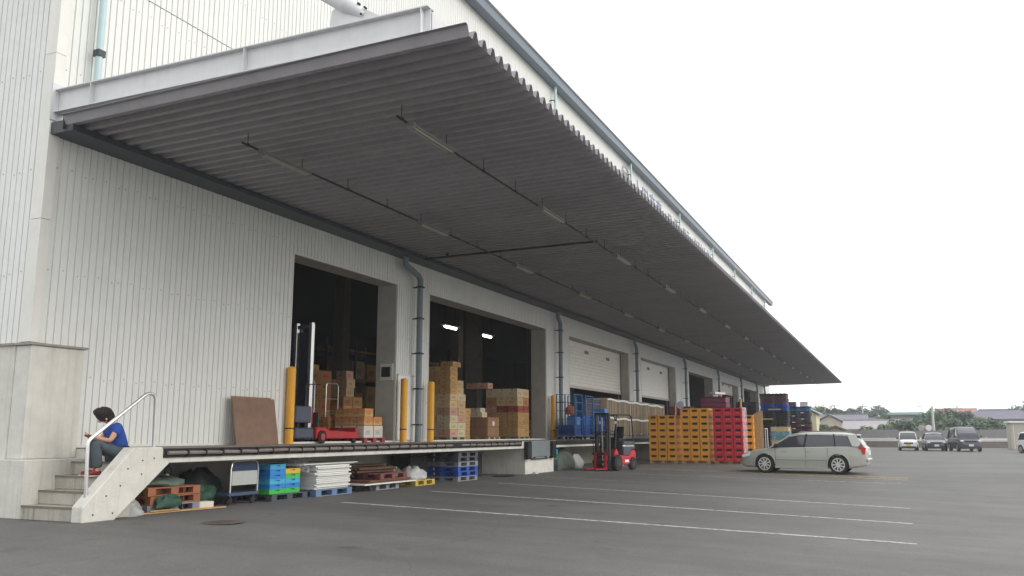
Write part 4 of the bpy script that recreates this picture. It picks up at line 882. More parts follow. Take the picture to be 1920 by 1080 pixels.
# ------------------------------------------------------------------ cars
def evalmesh(ob):
    me = bpy.data.meshes.new_from_object(ob.evaluated_get(bpy.context.evaluated_depsgraph_get())); return me
M_TYRE = mat('tyre', (30, 30, 31), .8, .1, 10); M_RIM = mat('alloy_rim', (196, 196, 194), .3, .05, 6, metal=.6); M_TAIL = mat('tail_lamp', (196, 34, 36), .2, .05); M_HEADL = mat('head_lamp', (224, 228, 230), .12, .03, 4); M_PLATE = mat('number_plate', (226, 226, 222), .5, .04); M_PLATEY = mat('yellow_number_plate', (214, 180, 84), .5, .04)
def paint(name, c):
    m = mat(name, c, .3, .03, 2, spec=.5); b = m.node_tree.nodes['Principled BSDF']; b.inputs['Coat Weight'].default_value = .6; b.inputs['Coat Roughness'].default_value = .06; return m
def car(label, cat, x, o, z, a, pm, st, gh, wheels, wb, wt, wr=.32, wx=.78, plate=M_PLATE, detail=False, roofpaint=True, name='car', pillars=(), facing=1):
    """st: stations (x, z bottom, z top, half width) from rear to nose; gh: greenhouse stations (x, z belt, z roof)"""
    t = thing(name, label, cat, x, o, z, a)
    rings = []
    for (sx, zb, zt, w) in st:
        h = [(w*.88, zb), (w*.97, zb+.07), (w, zb+(zt-zb)*.45), (w*.995, zb+(zt-zb)*.68), (w*.965, zt-.05), (w*.9, zt), (w*.45, zt+.03)]
        rings.append([(sx, -q[0], q[1]) for q in h]+[(sx, q[0], q[1]) for q in reversed(h)])
    ob = MB().loft(rings).build('body', pm, t, smooth=True)
    cut = MB()
    for w_x in wheels: cut.disc((w_x, 0, wr), wr+.055, 3, 'o', 32)
    co = cut.build('cutter', pm, t); md = ob.modifiers.new('arch', 'BOOLEAN'); md.object = co; md.operation = 'DIFFERENCE'; md.solver = 'EXACT'
    bpy.context.view_layer.update(); me = evalmesh(ob); ob.modifiers.clear(); ob.data = me; bpy.data.objects.remove(co)
    bm = bmesh.new(); bm.from_mesh(me)
    for f_ in bm.faces: f_.smooth = True
    for e_ in bm.edges: e_.smooth = not (len(e_.link_faces) == 2 and e_.calc_face_angle(0) > .5)
    bm.to_mesh(me); bm.free()
    for w_x in wheels:
        for s in (-1, 1): MB().tube([(w_x+(wr+.065)*math.cos(q*PI/14), s*(max(k_[3] for k_ in st)-.012), wr+(wr+.065)*math.sin(q*PI/14)) for q in range(15)], .022, 6).build('arch_lip', pm, t, smooth=True)
    MB().box(min(wheels)-wr-.05, max(wheels)+wr+.05, -wx+.16, wx-.16, .22, .6).build('underbody', M_BLACK, t)
    R = []
    for (sx, zb, zr) in gh:
        f_ = min(1, (zr-zb)/.42); w2 = wb+(wt-wb)*f_
        R.append([(sx, -wb, zb), (sx, -(w2+.01), zr-.05*f_-.004), (sx, -w2*.86, zr), (sx, w2*.86, zr), (sx, w2+.01, zr-.05*f_-.004), (sx, wb, zb)])
    MB().loft(R).build('glass', glass_mat(), t, smooth=True)
    top = [g for g in gh if g[2]-g[1] > .36]; R = []
    for (sx, zb, zr) in top: R.append([(sx, -wt-.03, zr-.075), (sx, -wt-.005, zr-.02), (sx, -wt*.8, zr+.018), (sx, 0, zr+.035), (sx, wt*.8, zr+.018), (sx, wt+.005, zr-.02), (sx, wt+.03, zr-.075)])
    MB().loft(R).build('roof', pm, t, smooth=True)
    for s in (-1, 1):
        for (p0, p1, rr, m_) in pillars: MB().tube([(p0[0], s*(wb+.0), p0[1]), (p1[0], s*(wt+.015), p1[1])], rr, 6).build('pillar', m_ or pm, t, smooth=True)
    for w_x in wheels:
        for s in (-1, 1):
            ty = MB().disc((w_x, s*wx, wr), wr, .2, 'o', 28).build('wheel', M_TYRE, t, bevel=.025); oo = s*(wx+.1)
            MB().disc((w_x, oo, wr), wr*.68, .012, 'o', 26).build('rim_well', M_IRON, ty)
            rm = MB()
            for q in range(9):
                an = 2*PI*q/9; c_, s_ = math.cos(an), math.sin(an); rm.tf = lambda X, O, Z, c_=c_, s_=s_: (w_x+X*c_-Z*s_, O, wr+X*s_+Z*c_)
                rm.box(.03, wr*.66, oo+s*.006, oo+s*.016, -.022, .022)
            rm.tf = None; rm.disc((w_x, oo+s*.008, wr), .06, .02, 'o', 14); rm.build('rim_spokes', M_RIM, ty)
            n = 26; g = MB(); A = [[g.vert(w_x+r*math.cos(2*PI*i/n), oo+d, wr+r*math.sin(2*PI*i/n)) for i in range(n)] for d in (s*.004, s*.014) for r in (wr*.62, wr*.72)]
            for i in range(n):
                j = (i+1) % n; g.face(A[2][i], A[3][i], A[3][j], A[2][j]); g.face(A[1][i], A[1][j], A[3][j], A[3][i])
            g.build('rim_ring', M_RIM, ty)
    return t
# silver-green estate car, tail towards the yard
SG = paint('champagne_silver', (168, 170, 162))
st = [(-2.37, .42, .82, .56), (-2.33, .32, .93, .68), (-2.18, .26, 1.01, .795), (-1.7, .2, 1.02, .87), (-1.0, .19, 1.0, .885), (0, .18, .97, .885), (.9, .18, .945, .88), (1.3, .18, .9, .875), (1.8, .19, .82, .85), (2.15, .2, .74, .79), (2.32, .25, .66, .68), (2.38, .36, .58, .56)]
gh = [(-2.26, .99, 1.0), (-2.1, .99, 1.22), (-1.9, .99, 1.40), (-1.5, .985, 1.45), (-.6, .97, 1.475), (.1, .955, 1.46), (.45, .95, 1.40), (.85, .94, 1.17), (1.22, .905, .91)]
CAR = car('silver-green estate car parked with its tail to the open yard', 'car', 34.7, 10.55, gz(34.7, 10.5)-.01, -PI/2+.07, SG, st, gh, (-1.33, 1.40), .825, .62, .335, .79, detail=True, name='estate_car',
    pillars=[((1.2, .92), (.42, 1.39), .03, None), ((-.1, .97), (-.2, 1.43), .03, M_BLACK), ((-1.25, .99), (-1.2, 1.43), .022, M_BLACK)])
CAR.scale = (.955, 1, 1)
for s in (-1, 1):
    MB().prism([(-2.30, .72), (-2.33, .95), (-2.1, 1.0), (-2.05, .92), (-2.18, .88), (-2.22, .72)], s*.62, s*.825, 'o').build('tail_lamp', M_TAIL, CAR, bevel=.01)
    MB().prism([(2.0, .62), (2.25, .56), (2.3, .64), (1.95, .76)], s*.58, s*.84, 'o').build('head_lamp', M_HEADL, CAR, bevel=.01)
    MB().box(-.95, .95, s*.884, s*.907, .49, .54).build('side_moulding', SG, CAR, bevel=.004); MB().box(-.95, 1.0, s*.86, s*.893, .19, .25).build('sill_strip', SG, CAR, bevel=.005)
    for x in (-.28, .62): 
        MB().box(x-.09, x+.09, s*.885, s*.91, .79, .825).build('door_handle', SG, CAR, bevel=.006)
    for x in (-.16, .98): MB().box(x-.004, x+.004, s*.88, s*.8895, .28, .93).build('door_seam', M_BLACK, CAR)
    MB().box(-.98, -.972, s*.88, s*.8895, .62, .95).build('door_seam', M_BLACK, CAR)
    MB().blob((.92, s*.95, 1.02), .08, .1, .07, 10, 7).build('door_mirror', M_BLACK, CAR, smooth=True)
    MB().tube([(-1.7, s*.57, 1.475), (-1.6, s*.57, 1.5), (0, s*.57, 1.515), (.1, s*.57, 1.49)], .015, 6).build('roof_rail', SG, CAR)
for s in (-1, 1):
    MB().loft([[(-1.86, s*.80, .98), (-2.2, s*.77, .98), (-1.98, s*.60, 1.385), (-1.66, s*.635, 1.425)], [(-1.86, s*.845, .98), (-2.22, s*.82, .98), (-2.0, s*.645, 1.395), (-1.66, s*.665, 1.43)]]).build('rear_pillar', SG, CAR, bevel=.01)
MB().box(-2.05, -1.84, -.63, .63, 1.36, 1.425).build('roof_spoiler', SG, CAR, bevel=.015)
MB().tube([(-1.6, .1, 1.48), (-1.75, .1, 1.56)], .012, 6).build('antenna', SG, CAR)
MB().box(-2.385, -2.35, -.26, .26, .68, .84).build('number_plate', M_PLATE, CAR); MB().box(-2.4, -2.2, -.7, .7, .45, .56).build('rear_bumper', SG, CAR, bevel=.03); MB().box(2.33, 2.4, -.6, .6, .3, .42).build('front_bumper', SG, CAR, bevel=.03); MB().box(2.3, 2.385, -.4, .4, .5, .58).build('grille', M_IRON, CAR)
# three cars and one more parked nose to the yard against the far wall
def front_bits(t, xn, w, zl, plate, dark=M_IRON, zp=.45):
    for s in (-1, 1): MB().blob((xn-.06, s*w*.78, zl), .1, w*.17, .07, 12, 8).build('head_lamp', M_HEADL, t, smooth=True); MB().blob((xn-.75, s*(w+.1), zl+.35), .06, .1, .07, 8, 6).build('door_mirror', dark, t)
    MB().box(xn-.05, xn+.04, -w*.5, w*.5, zl-.1, zl+.02).build('grille', dark, t); MB().box(xn-.02, xn+.06, -.17, .17, zp-.08, zp+.08).build('number_plate', plate, t); MB().box(xn-.08, xn+.03, -w*.8, w*.8, .24, .36).build('lower_intake', dark, t)
kst = [(-1.65, .4, .8, .6), (-1.6, .25, .95, .7), (-1.2, .2, .98, .735), (0, .18, .96, .74), (.9, .18, .93, .735), (1.3, .2, .86, .71), (1.6, .24, .76, .64), (1.68, .34, .64, .52)]
kgh = [(-1.6, .94, 1.0), (-1.5, .94, 1.44), (-1.2, .94, 1.5), (0, .93, 1.53), (.35, .92, 1.49), (.85, .9, 1.15), (1.12, .88, .89)]
kp = [((1.1, .89), (.36, 1.47), .03, None), ((-.2, .93), (-.2, 1.48), .03, M_BLACK), ((-1.5, .95), (-1.35, 1.44), .06, None)]
t = car('small white car with yellow number plate parked at the far wall', 'car', 81.3, 14.6, 0, PI-.02, paint('car_white', (232, 232, 230)), kst, kgh, (-1.2, 1.18), .69, .57, .28, .64, M_PLATEY, pillars=kp); front_bits(t, 1.66, .7, .66, M_PLATEY)
sst = [(-2.1, .4, .85, .62), (-2.0, .25, .95, .75), (-1.2, .19, .97, .83), (0, .18, .94, .84), (1.0, .18, .9, .83), (1.6, .2, .82, .79), (2.05, .24, .7, .66), (2.12, .34, .58, .54)]
sgh = [(-2.0, .93, .96), (-1.8, .93, 1.3), (-1.3, .93, 1.42), (-.2, .92, 1.45), (.25, .91, 1.39), (.8, .89, 1.12), (1.15, .86, .88)]
sp = [((1.12, .87), (.26, 1.37), .03, None), ((-.3, .92), (-.3, 1.41), .03, M_BLACK), ((-1.7, .95), (-1.4, 1.38), .06, None)]
t = car('dark slate hatchback parked between the white car and the van', 'car', 80.9, 16.6, 0, PI-.05, paint('car_slate', (64, 68, 78)), sst, sgh, (-1.28, 1.25), .77, .6, .31, .73, pillars=sp); front_bits(t, 2.1, .78, .68, M_PLATE)
vst = [(-2.3, .4, .95, .7), (-2.2, .25, 1.08, .82), (-1.2, .2, 1.1, .85), (.4, .2, 1.08, .85), (1.3, .2, 1.05, .84), (1.8, .22, .98, .8), (2.2, .26, .85, .7), (2.28, .36, .68, .58)]
vgh = [(-2.2, 1.05, 1.15), (-2.1, 1.05, 1.76), (-1.6, 1.05, 1.86), (.4, 1.05, 1.9), (.8, 1.04, 1.84), (1.35, 1.02, 1.4), (1.6, 1.0, 1.03)]
vp = [((1.58, 1.02), (.82, 1.82), .035, None), ((.3, 1.05), (.2, 1.84), .03, M_BLACK), ((-2.1, 1.06), (-1.9, 1.76), .06, None)]
t = car('tall dark van with pale roof parked at the far wall', 'van', 79.2, 18.75, 0, PI-.14, paint('van_dark', (76, 78, 88)), vst, vgh, (-1.4, 1.4), .79, .66, .33, .76, pillars=vp, name='van'); front_bits(t, 2.26, .82, .82, M_PLATE, zp=.5)
MB().box(-2.0, .5, -.6, .6, 1.905, 1.935).build('roof_panel', mat('van_roof', (206, 208, 212), .35), t, bevel=.01)
t = car('small white car seen side-on beside the storage box', 'car', 72.6, 23.2, 0, PI-.5, MATS['car_white'], kst, kgh, (-1.2, 1.18), .69, .57, .28, .64, pillars=kp); front_bits(t, 1.66, .7, .66, M_PLATE)
bx = thing('storage_box', 'beige storage container with white lid at the yard edge', 'container', 88.5, 24.6, 0)
MB().box(-1.6, 1.6, -1.7, 1.9, 0, 2.3).build('body', mat('beige_box', (190, 184, 170), .6, .06, 3, streak=.2), bx, bevel=.02); MB().box(-1.75, 1.75, -1.85, 2.05, 2.3, 2.48).build('lid', M_WHITE, bx, bevel=.02)
for i in range(4): MB().box(-1.612, -1.601, -1.5+.9*i, -1.46+.9*i, .1, 2.25).build('door_rib', M_TRIM, bx)

# ------------------------------------------------------------------ far edge of the yard
FW = thing('boundary_wall', 'low brownish concrete block wall along the far yard edge', 'wall', 98, 0, 0)
M_BWALL = mat('brown_block', (126, 116, 112), .85, .12, 2, grime=.2, streak=.3)
for i in range(22): MB().box(0, .18, 6+2*i, 6+2*i+1.985, -.1, .62).build('wall_block', M_BWALL, FW)
MB().box(-.03, .21, 6, 50, .62, .68).build('coping', M_CONC, FW)
gr = thing('guard_rail', 'white roadside guard rail just behind the low wall', 'guard rail', 99.2, 0, 0)
MB().prism([(.0, .62), (.06, .72), (0, .8), (.06, .9), (0, .98), (-.03, .98), (.03, .9), (-.03, .8), (.03, .72), (-.03, .62)], 6, 50, 'o').build('rail', M_WHITE, gr)
for i in range(15): MB().tube([(.12, 7+3*i, 0), (.12, 7+3*i, 1.05)], .06, 8).build('post', M_WHITE, gr)
gw = thing('roadside_wall', 'grey concrete retaining wall across the road behind the guard rail', 'wall', 106, 0, 0)
for i in range(14): MB().box(0, .3, 2+4*i, 2+4*i+3.98, -.1, 1.72+.06*(i % 3)).build('panel', mat('grey_block', (142, 140, 142), .85, .08, 2, streak=.35), gw)
lp = thing('street_lamp', 'slim pale concrete street lamp pole rising above the hedge', 'street lamp', 107, 17.6, 0)
MB().tube([(0, 0, 0), (0, 0, 4.4)], .16, 12, .11).build('pole', mat('pole_concrete', (190, 192, 190), .7), lp, smooth=True); MB().tube([(0, 0, 4.2), (0, -.8, 4.45), (0, -1.1, 4.45)], .03, 6).build('arm', M_TRIM, lp); MB().box(-.1, .1, -1.5, -1.05, 4.38, 4.5).build('lamp_head', M_TRIM, lp, bevel=.02)
mr_ = thing('traffic_mirrors', 'pair of round orange-backed traffic mirrors on one pole', 'traffic mirror', 102.6, 16.6, 0)
MB().tube([(0, 0, 0), (0, 0, 2.2)], .06, 8).build('pole', mat('mirror_orange', (210, 120, 60), .5), mr_)
for s, an in ((-1, .5), (1, -.3)):
    d = MB(); d.tf = lambda X, O, Z, an=an, s=s: (X*math.cos(an)-O*math.sin(an), s*.33+X*math.sin(an)+O*math.cos(an), Z)
    d.disc((-.1, 0, 2.0), .33, .06, 'x', 24).build('mirror_disc', mat('mirror_glass', (205, 210, 214), .15, metal=.3), mr_); d = MB(); d.box(-.09, 0, s*.0, s*.33, 1.98, 2.02).build('bracket', MATS['mirror_orange'], mr_)
for i, (x, o) in enumerate(((98.9, 24.9), (98.9, 25.5))):
    t = thing('banner', f'small white roadside banner {"nearer" if i == 0 else "farther from"} the guard rail end', 'banner', x, o, 0); MB().tube([(0, 0, 0), (0, 0, 2.2)], .03, 6).build('pole', M_TRIM, t); MB().box(-.01, .01, 0, .45, 1.3, 2.0).build('cloth', M_WHITE, t)

# houses beyond the road
M_TILE = {k: mat('roof_tile_'+k, c, .6, .1, 2.5, bump=.2) for k, c in dict(grey=(122, 120, 130), slate=(104, 102, 116), pale=(160, 156, 160), red=(168, 116, 112), brown=(128, 112, 96), green=(110, 134, 132)).items()}
def house(label, x, o, w, d, h, rh, rm, wm, ridge='o', nwin=3, z=0, hip=0):
    """w along o, d along x; gable roof with overhanging eaves, windows with frames on the side facing the yard"""
    t = thing('house', label, 'house', x, o, z); m = mat('render_%d_%d_%d' % wm, wm, .85, .06, 2, streak=.25)
    MB().box(-d/2, d/2, -w/2, w/2, 0, h).build('wall', m, t); e = .45
    if ridge == 'o':
        MB().prism([(-d/2-e, h-.05), (-d/2-e, h+.1), (0, h+rh), (d/2+e, h+.1), (d/2+e, h-.05)], -w/2-e, w/2+e, 'o').build('roof', M_TILE[rm], t) if not hip else MB().loft([[(-d/2-e, -w/2-e, h-.05), (d/2+e, -w/2-e, h-.05), (d/2+e, w/2+e, h-.05), (-d/2-e, w/2+e, h-.05)], [(-d/2-e, -w/2-e, h+.1), (d/2+e, -w/2-e, h+.1), (d/2+e, w/2+e, h+.1), (-d/2-e, w/2+e, h+.1)], [(-.1, -w/2+hip, h+rh), (.1, -w/2+hip, h+rh), (.1, w/2-hip, h+rh), (-.1, w/2-hip, h+rh)]]).build('roof', M_TILE[rm], t)
        MB().box(-.12, .12, -w/2-e+hip*1.2, w/2+e-hip*1.2, h+rh-.05, h+rh+.14).build('ridge_tiles', M_TILE[rm], t)
    else:
        MB().prism([(-w/2-e, h), (-w/2-e, h+.14), (0, h+rh+.14), (w/2+e, h+.14), (w/2+e, h), (0, h+rh)], -d/2-e, d/2+e, 'x').build('roof', M_TILE[rm], t)
        MB().prism([(-w/2, h), (0, h+rh-.02), (w/2, h)], -d/2, d/2, 'x').build('gable', m, t)
    for i in range(nwin):
        oo = -w/2+w*(i+.5)/nwin; f = MB().box(-d/2-.06, -d/2, oo-.5, oo+.5, h*.45, h*.85).build('window', M_TRIM, t)
        MB().box(-d/2-.07, -d/2-.061, oo-.44, oo-.03, h*.48, h*.82).build('pane', glass_mat('house_glass', (.05, .06, .07)), f); MB().box(-d/2-.07, -d/2-.061, oo+.03, oo+.44, h*.48, h*.82).build('pane', MATS['house_glass'], f)
    return t
house('narrow cream house with pale roof behind the far pallets', 128, 2.6, 2.6, 6, 4.0, .9, 'pale', (214, 206, 172), 'x', 1)
house('house with cream gable and grey tiled roof', 139.5, 4.9, 3.4, 8, 3.0, 1.1, 'grey', (208, 200, 182), 'x', 1)
house('wide house with long grey ridge behind the cream gable', 147, 6.2, 6.5, 7, 3.0, 1.4, 'grey', (176, 168, 160), 'o', 3)
house('low house with very broad purple-grey roof', 154, 11.2, 9.5, 8, 2.5, 1.5, 'slate', (166, 160, 158), 'o', 4)
house('small yellow-ended shed with brown roof', 112.5, 7.2, 2.6, 4, 1.5, .75, 'brown', (186, 172, 116), 'x', 1)
house('low grey-roofed house with white wall by the bush', 122, 10.4, 5, 6, 1.9, 1.2, 'pale', (190, 186, 180), 'o', 3)
house('far house with pinkish red roof above the trees', 205, 25.6, 7, 8, 4.6, 1.9, 'red', (206, 198, 190), 'o', 2)
house('large house with dark hipped tile roof and pale band of windows', 149, 28, 10.5, 10, 3.4, 1.5, 'slate', (150, 142, 136), 'o', 5, hip=2.6)
house('low annex with pale roof in front of the large hipped house', 128, 25.5, 5, 4, 1.9, .6, 'pale', (168, 162, 154), 'o', 2)
house('flat green-roofed building among the trees', 138, 15.2, 4, 6, 4.0, .3, 'green', (170, 176, 172), 'o', 2)
for (x, o, h_, lab) in ((152, 9.0, 6.2, 'thin utility pole beside the broad purple-grey roof'), (148, 22.5, 5.6, 'thin utility pole beside the large hipped house')):
    t = thing('utility_pole', lab, 'utility pole', x, o, 0); MB().tube([(0, 0, 0), (0, 0, h_)], .14, 8, .1).build('pole', MATS['pole_concrete'], t); MB().box(-.05, .05, -.7, .7, h_-.5, h_-.4).build('crossarm', M_IRON, t)

# trees and bushes: a branching trunk and a crown of many small leaf faces gathered in clumps
M_BARK = mat('bark', (92, 78, 64), .9, .2, 6)
def leaf_mat(name, c):
    m = mat(name, c, .6, .3, 1.2, rv=.12); b = m.node_tree.nodes['Principled BSDF']; b.inputs['Subsurface Weight'].default_value = 0; return m
M_LEAF = [leaf_mat('leaf_a', (92, 112, 82)), leaf_mat('leaf_b', (78, 100, 82)), leaf_mat('leaf_c', (116, 132, 88))]
def crown_mesh(rx, ro, rz, zc, nclump, nleaf, ls, seed, m):
    r = random.Random(seed); V, Fc = [], []
    for c in range(nclump):
        while True:
            p = Vector((r.uniform(-1, 1), r.uniform(-1, 1), r.uniform(-.8, 1)))
            if .25 < p.length < 1: break
        cx, co, cz = p.x*rx*.82, p.y*ro*.82, zc+p.z*rz*.82; cr = r.uniform(.22, .42)*min(rx, ro, rz)
        for k in range(nleaf):
            d = Vector((r.gauss(0, 1), r.gauss(0, 1), r.gauss(0, 1))).normalized()*cr*r.uniform(.55, 1.08)
            q = Vector((cx, co, cz))+d; n = (d.normalized()+Vector((r.uniform(-.6, .6), r.uniform(-.6, .6), r.uniform(-.2, .9)))).normalized()
            u = n.orthogonal().normalized(); u.rotate(Quaternion(n, r.uniform(0, 6.28))); v = n.cross(u); s = ls*r.uniform(.6, 1.3); i = len(V)
            V += [tuple(q-u*s), tuple(q-v*s*.5), tuple(q+u*s), tuple(q+v*s*.5)]; Fc.append((i, i+1, i+2, i+3))
    me = bpy.data.meshes.new('crown'); me.from_pydata([(a, -b, c) for a, b, c in V], [], Fc); me.materials.append(m); return me
def tree(label, x, o, h, rx, ro, seed, mi=0, cat='tree', name='tree', base=.25, ls=.2, nclump=42, nleaf=60):
    if cat == 'tree': h *= 1.1 if x > 145 else .95
    t = thing(name, label, cat, x, o, 0); r = random.Random(seed)
    tk = MB(); zc = h*(base+1)/2; rz = h*(1-base)/2
    if base > 0: 
        tk.tube([(0, 0, 0), (.05, .03, zc*.5), (0, .08, zc)], .12+.02*h, 8, .06)
        for q in range(5): an = r.uniform(0, 6.28); tk.tube([(0, .05, zc*r.uniform(.5, .8)), (rx*.5*math.cos(an), ro*.5*math.sin(an), zc+rz*r.uniform(-.1, .4))], .07, 5, .025)
    else:
        for q in range(6): an = r.uniform(0, 6.28); tk.tube([(0, 0, 0), (rx*.5*math.cos(an), ro*.5*math.sin(an), zc*1.1)], .04, 5, .015)
    tk.build('trunk' if base > 0 else 'stems', M_BARK, t); link('crown' if base > 0 else 'foliage', crown_mesh(rx, ro, rz, zc, nclump, nleaf, ls, seed, M_LEAF[mi]), t)
tree('broad rounded tree behind the narrow cream house', 160, 1.4, 6.2, 2.4, 2.2, 1, 0); tree('dense tree left of the cream gable house', 162, 3.4, 6.0, 2.2, 2.0, 2, 1); tree('small pointed tree above the cream gable roof', 165, 5.0, 5.6, 1.6, 1.2, 3, 1)
tree('green shrub between cream house and cream gable', 130, 4.6, 3.0, 1.2, 1.1, 4, 0, base=.1)
tree('far rounded tree right of the cream gable house', 206, 6.0, 6.9, 4, 3.2, 5, 1, ls=.3); tree('far broad tree above the broad purple-grey roof', 209, 10.2, 7.3, 4, 3.8, 6, 1, ls=.3)
tree('mid-height tree near the flat green-roofed building', 141, 12.6, 4.6, 2.2, 2.2, 7, 0); tree('tall leafy tree right behind the street lamp', 132, 18.9, 5.3, 3, 2.6, 8, 0, nclump=60); tree('wide tree between street lamp and red roof', 134, 21.8, 4.9, 3, 2.6, 9, 1, nclump=60); tree('tree beneath the pinkish red roof', 128, 23.8, 3.7, 2.2, 2.0, 10, 0, base=.15)
tree('spreading tree left of the street lamp', 126, 16.2, 3.9, 2.4, 2.4, 11, 1, base=.15); tree('far dark tree behind the large hipped house', 198, 37, 6.9, 5, 4, 12, 1, ls=.3); tree('slim tree in front of the large hipped house', 120, 25.0, 3.2, 1.2, 1.1, 13, 1, base=.15)
tree('bright green rounded bush at the low grey-roofed house', 109, 10.6, 2.3, 1.5, 1.7, 14, 2, 'bush', 'bush', 0); tree('olive bush just right of the bright one', 111, 13.2, 2.9, 1.6, 1.6, 15, 2, 'bush', 'bush', 0)
for i in range(11):
    tree('dark leafy hedge bush in the row behind the grey wall', 109.5+.4*(i % 3), 13.0+1.35*i, 2.6+.35*((i*7) % 3), 1.1, 1.15, 30+i, i % 2, 'bush', 'hedge_bush', 0, nclump=30)
for ob in COL.objects:
    if ob.name.startswith('hedge_bush'): ob['group'] = 'hedge bushes behind the grey wall'
g = MB()
for (x0, o0, x1, o1, hh) in ((240, -160, 260, 320, 9),):
    pts = []; n = 60; r = random.Random(3)
    for i in range(n+1):
        o = o0+(o1-o0)*i/n; pts.append((o, hh*(.55+.25*math.sin(i*.7)+.2*math.sin(i*1.9+1))*.75))
    A = [g.vert(x0, p[0], -1) for p in pts]; B = [g.vert(x0+6, p[0], p[1]) for p in pts]; C_ = [g.vert(x1+60, p[0], p[1]*.9) for p in pts]
    for i in range(n): g.face(A[i], A[i+1], B[i+1], B[i]); g.face(B[i], B[i+1], C_[i+1], C_[i])
struct(g.build('wooded_rise', leaf_mat('far_wood', (70, 92, 76))))

# ------------------------------------------------------------------ the man on the steps
def skin(name, parts, m, parent, sub=2):
    """parts: list of chains [(f, s, z, radius), ...] that share a joint when they start on an existing point"""
    me = bpy.data.meshes.new(name); V, E_, R_ = [], [], []; key = {}
    for ch in parts:
        prev = None
        for (f_, s_, z_, r) in ch:
            k_ = (round(f_, 3), round(s_, 3), round(z_, 3))
            if k_ not in key: key[k_] = len(V); V.append((f_, -s_, z_)); R_.append(r)
            i = key[k_]
            if prev is not None: E_.append((prev, i))
            prev = i
    me.from_pydata(V, E_, []); ob = bpy.data.objects.new(name, me); COL.objects.link(ob)
    ob.modifiers.new('skin', 'SKIN').use_smooth_shade = True
    sv = me.skin_vertices[0].data if me.skin_vertices else None
    if sv is None:
        bm = bmesh.new(); bm.from_mesh(me); bm.verts.layers.skin.verify(); bm.to_mesh(me); bm.free(); sv = me.skin_vertices[0].data
    for i, r in enumerate(R_): sv[i].radius = (r, r) if not isinstance(r, tuple) else r; sv[i].use_root = (i == 0)
    md = ob.modifiers.new('sub', 'SUBSURF'); md.levels = sub; md.render_levels = sub
    bpy.context.view_layer.update(); m2 = evalmesh(ob); bpy.data.objects.remove(ob)
    m2.materials.clear(); m2.materials.append(m)
    for p in m2.polygons: p.use_smooth = True
    return link(name, m2, parent)
# local frame: +x is where he faces (down the steps, a little towards the wall), +o his left side; z = 0 is the seat step
MAN = thing('person', 'man in blue T-shirt and grey trousers hunched over a phone on the steps', 'person', 11.19, 1.28, .936, PI+.36); MAN.scale = (1.07, 1.07, 1.07)
M_SKIN = mat('skin', (196, 146, 118), .55, .06, 8); M_SHIRT = mat('blue_shirt', (36, 74, 152), .8, .1, 9, bump=.15); M_TROU = mat('grey_trousers', (74, 84, 90), .85, .12, 9, bump=.2); M_HAIR = mat('dark_hair', (38, 31, 30), .7, .25, 30, bump=.6); M_SHOE = mat('red_shoe', (132, 50, 62), .6, .1, 8); M_SOLE = mat('shoe_sole', (206, 196, 188), .7)
pel, spn, chs, nk = (0, 0, .12), (.03, 0, .30), (.09, 0, .47), (.17, 0, .60)
hd = (.27, 0, .685)
LS, RS = (.10, .175, .52), (.10, -.175, .52)
LE, LW = (.22, .26, .31), (.40, .12, .36)
RE, RW = (.24, -.24, .32), (.44, -.06, .385)
LK, LA = (.40, .17, .30), (.31, .19, -.14)
RK, RA = (.42, -.15, .29), (.36, -.17, -.14)
body = skin('body', [[(*pel, .11), (*spn, .12), (*chs, .12), (*nk, .055), (.21, 0, .655, .06), (*hd, .09), (.295, 0, .72, .092), (.30, 0, .765, .075)],
    [(*chs, .12), (*LS, .055), (*LE, .042), (*LW, .03), (.44, .085, .375, .03), (.47, .06, .385, .022)], [(*chs, .12), (*RS, .055), (*RE, .042), (*RW, .03), (.48, -.03, .40, .03), (.51, -.01, .41, .022)],
    [(*pel, .11), (.02, .09, .09, .085), (*LK, .058), (*LA, .04), (.38, .19, -.18, .03)], [(*pel, .11), (.02, -.09, .09, .085), (*RK, .058), (*RA, .04), (.43, -.17, -.18, .03)]], M_SKIN, MAN)
for (wx_, wo_, wz_, sgn) in ((.455, .075, .382, 1), (.495, -.02, .405, -1)):
    for q in range(4): skin('finger', [[(wx_, wo_-.02*sgn+.018*q*sgn, wz_, .0095), (wx_+.04, wo_-.024*sgn+.017*q*sgn, wz_+.012, .009), (wx_+.062-.006*abs(q-1.5), wo_-.026*sgn+.015*q*sgn, wz_+.036, .008)]], M_SKIN, body, 1)
    skin('thumb', [[(wx_-.015, wo_-.03*sgn, wz_+.01, .011), (wx_+.02, wo_-.045*sgn, wz_+.035, .010), (wx_+.04, wo_-.04*sgn, wz_+.055, .009)]], M_SKIN, body, 1)
skin('shirt', [[(-.02, 0, .09, .158), (.02, 0, .30, .165), (.08, 0, .46, .162), (.15, 0, .575, .09)], [(.08, 0, .46, .162), (.09, .175, .52, .09), (.165, .226, .395, .076)], [(.08, 0, .46, .162), (.09, -.175, .52, .09), (.165, -.226, .395, .076)]], M_SHIRT, MAN)
skin('trousers', [[(0, 0, .12, .145), (.03, .10, .105, .115), (.22, .14, .21, .102), (*LK, .09), (.36, .18, .08, .082), (.315, .19, -.115, .074)], [(0, 0, .12, .145), (.03, -.10, .105, .115), (.22, -.13, .2, .102), (*RK, .09), (.395, -.16, .08, .082), (.365, -.17, -.115, .074)]], M_TROU, MAN)
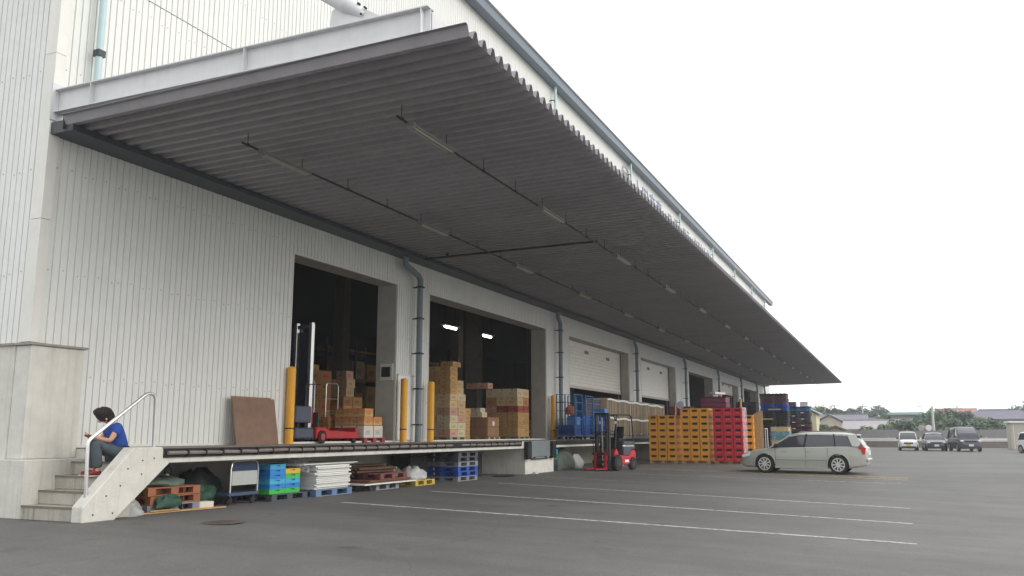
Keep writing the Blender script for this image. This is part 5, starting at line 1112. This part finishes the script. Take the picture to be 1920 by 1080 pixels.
for (a_, nm) in ((LA, 1), (RA, -1)):
    x, o = a_[0], a_[1]
    sh = skin('shoe', [[(x-.05, o, -.175, .043), (x+.05, o, -.172, .045), (x+.13, o+.012*nm, -.19, .04), (x+.185, o+.015*nm, -.197, .03)]], M_SHOE, MAN); MB().prism([(x-.1, o-.038), (x+.1, o-.042), (x+.2, o-.03), (x+.215, o+.012*nm), (x+.19, o+.044), (x+.08, o+.046), (x-.1, o+.038)], -.23, -.212, 'z').build('sole', M_SOLE, sh)
hair = MB().blob((.265, 0, .745), .138, .13, .118, 26, 16, .1, 3).build('hair', M_HAIR, MAN, smooth=True)
MB().blob((.33, 0, .775), .105, .118, .08, 16, 9, .1, 5).build('fringe', M_HAIR, hair, smooth=True); MB().blob((.19, 0, .69), .09, .112, .1, 16, 9, .08, 6).build('back_hair', M_HAIR, hair, smooth=True)
fa = MB(); fa.tf = lambda x, o, z: (.335+x*.62+z*.55, o, .675+z*.8-x*.7)
fa.blob((.035, 0, -.015), .022, .014, .03, 10, 7).build('nose', M_SKIN, body, smooth=True)
for s in (-1, 1):
    e_ = MB(); e_.tf = fa.tf; e_.blob((.022, s*.034, .015), .008, .016, .007, 10, 6).build('eye', M_IRON, body, smooth=True)
    MB().blob((.265, s*.09, .68), .022, .012, .032, 10, 7).build('ear', M_SKIN, body, smooth=True)
e_ = MB(); e_.tf = fa.tf; e_.blob((.022, 0, -.055), .01, .025, .006, 10, 6).build('mouth', mat('lips', (164, 98, 88), .5), body, smooth=True)
ph = tag(MB().box(-.038, .038, -.075, .075, 0, .009).build('mobile_phone', M_IRON, None, (10.63, 1.16, 1.365), .6, bevel=.003), 'dark mobile phone held in the hand of the seated man', 'phone'); ph.rotation_euler = (.15, -.35, -.5)

# ------------------------------------------------------------------ humid air
hz_ = MB().box(-6, 330, -170, 320, -2.2, 22).build('haze', [])
hz_['kind'] = 'stuff'; hm_ = bpy.data.materials.new('humid_air'); hm_.use_nodes = True; tt = hm_.node_tree; tt.nodes.clear()
ho = tt.nodes.new('ShaderNodeOutputMaterial'); pv = tt.nodes.new('ShaderNodeVolumePrincipled'); pv.inputs['Density'].default_value = .0008; pv.inputs['Color'].default_value = (.93, .96, 1, 1); pv.inputs['Anisotropy'].default_value = .3
tt.links.new(pv.outputs[0], ho.inputs['Volume']); hz_.data.materials.clear(); hz_.data.materials.append(hm_)
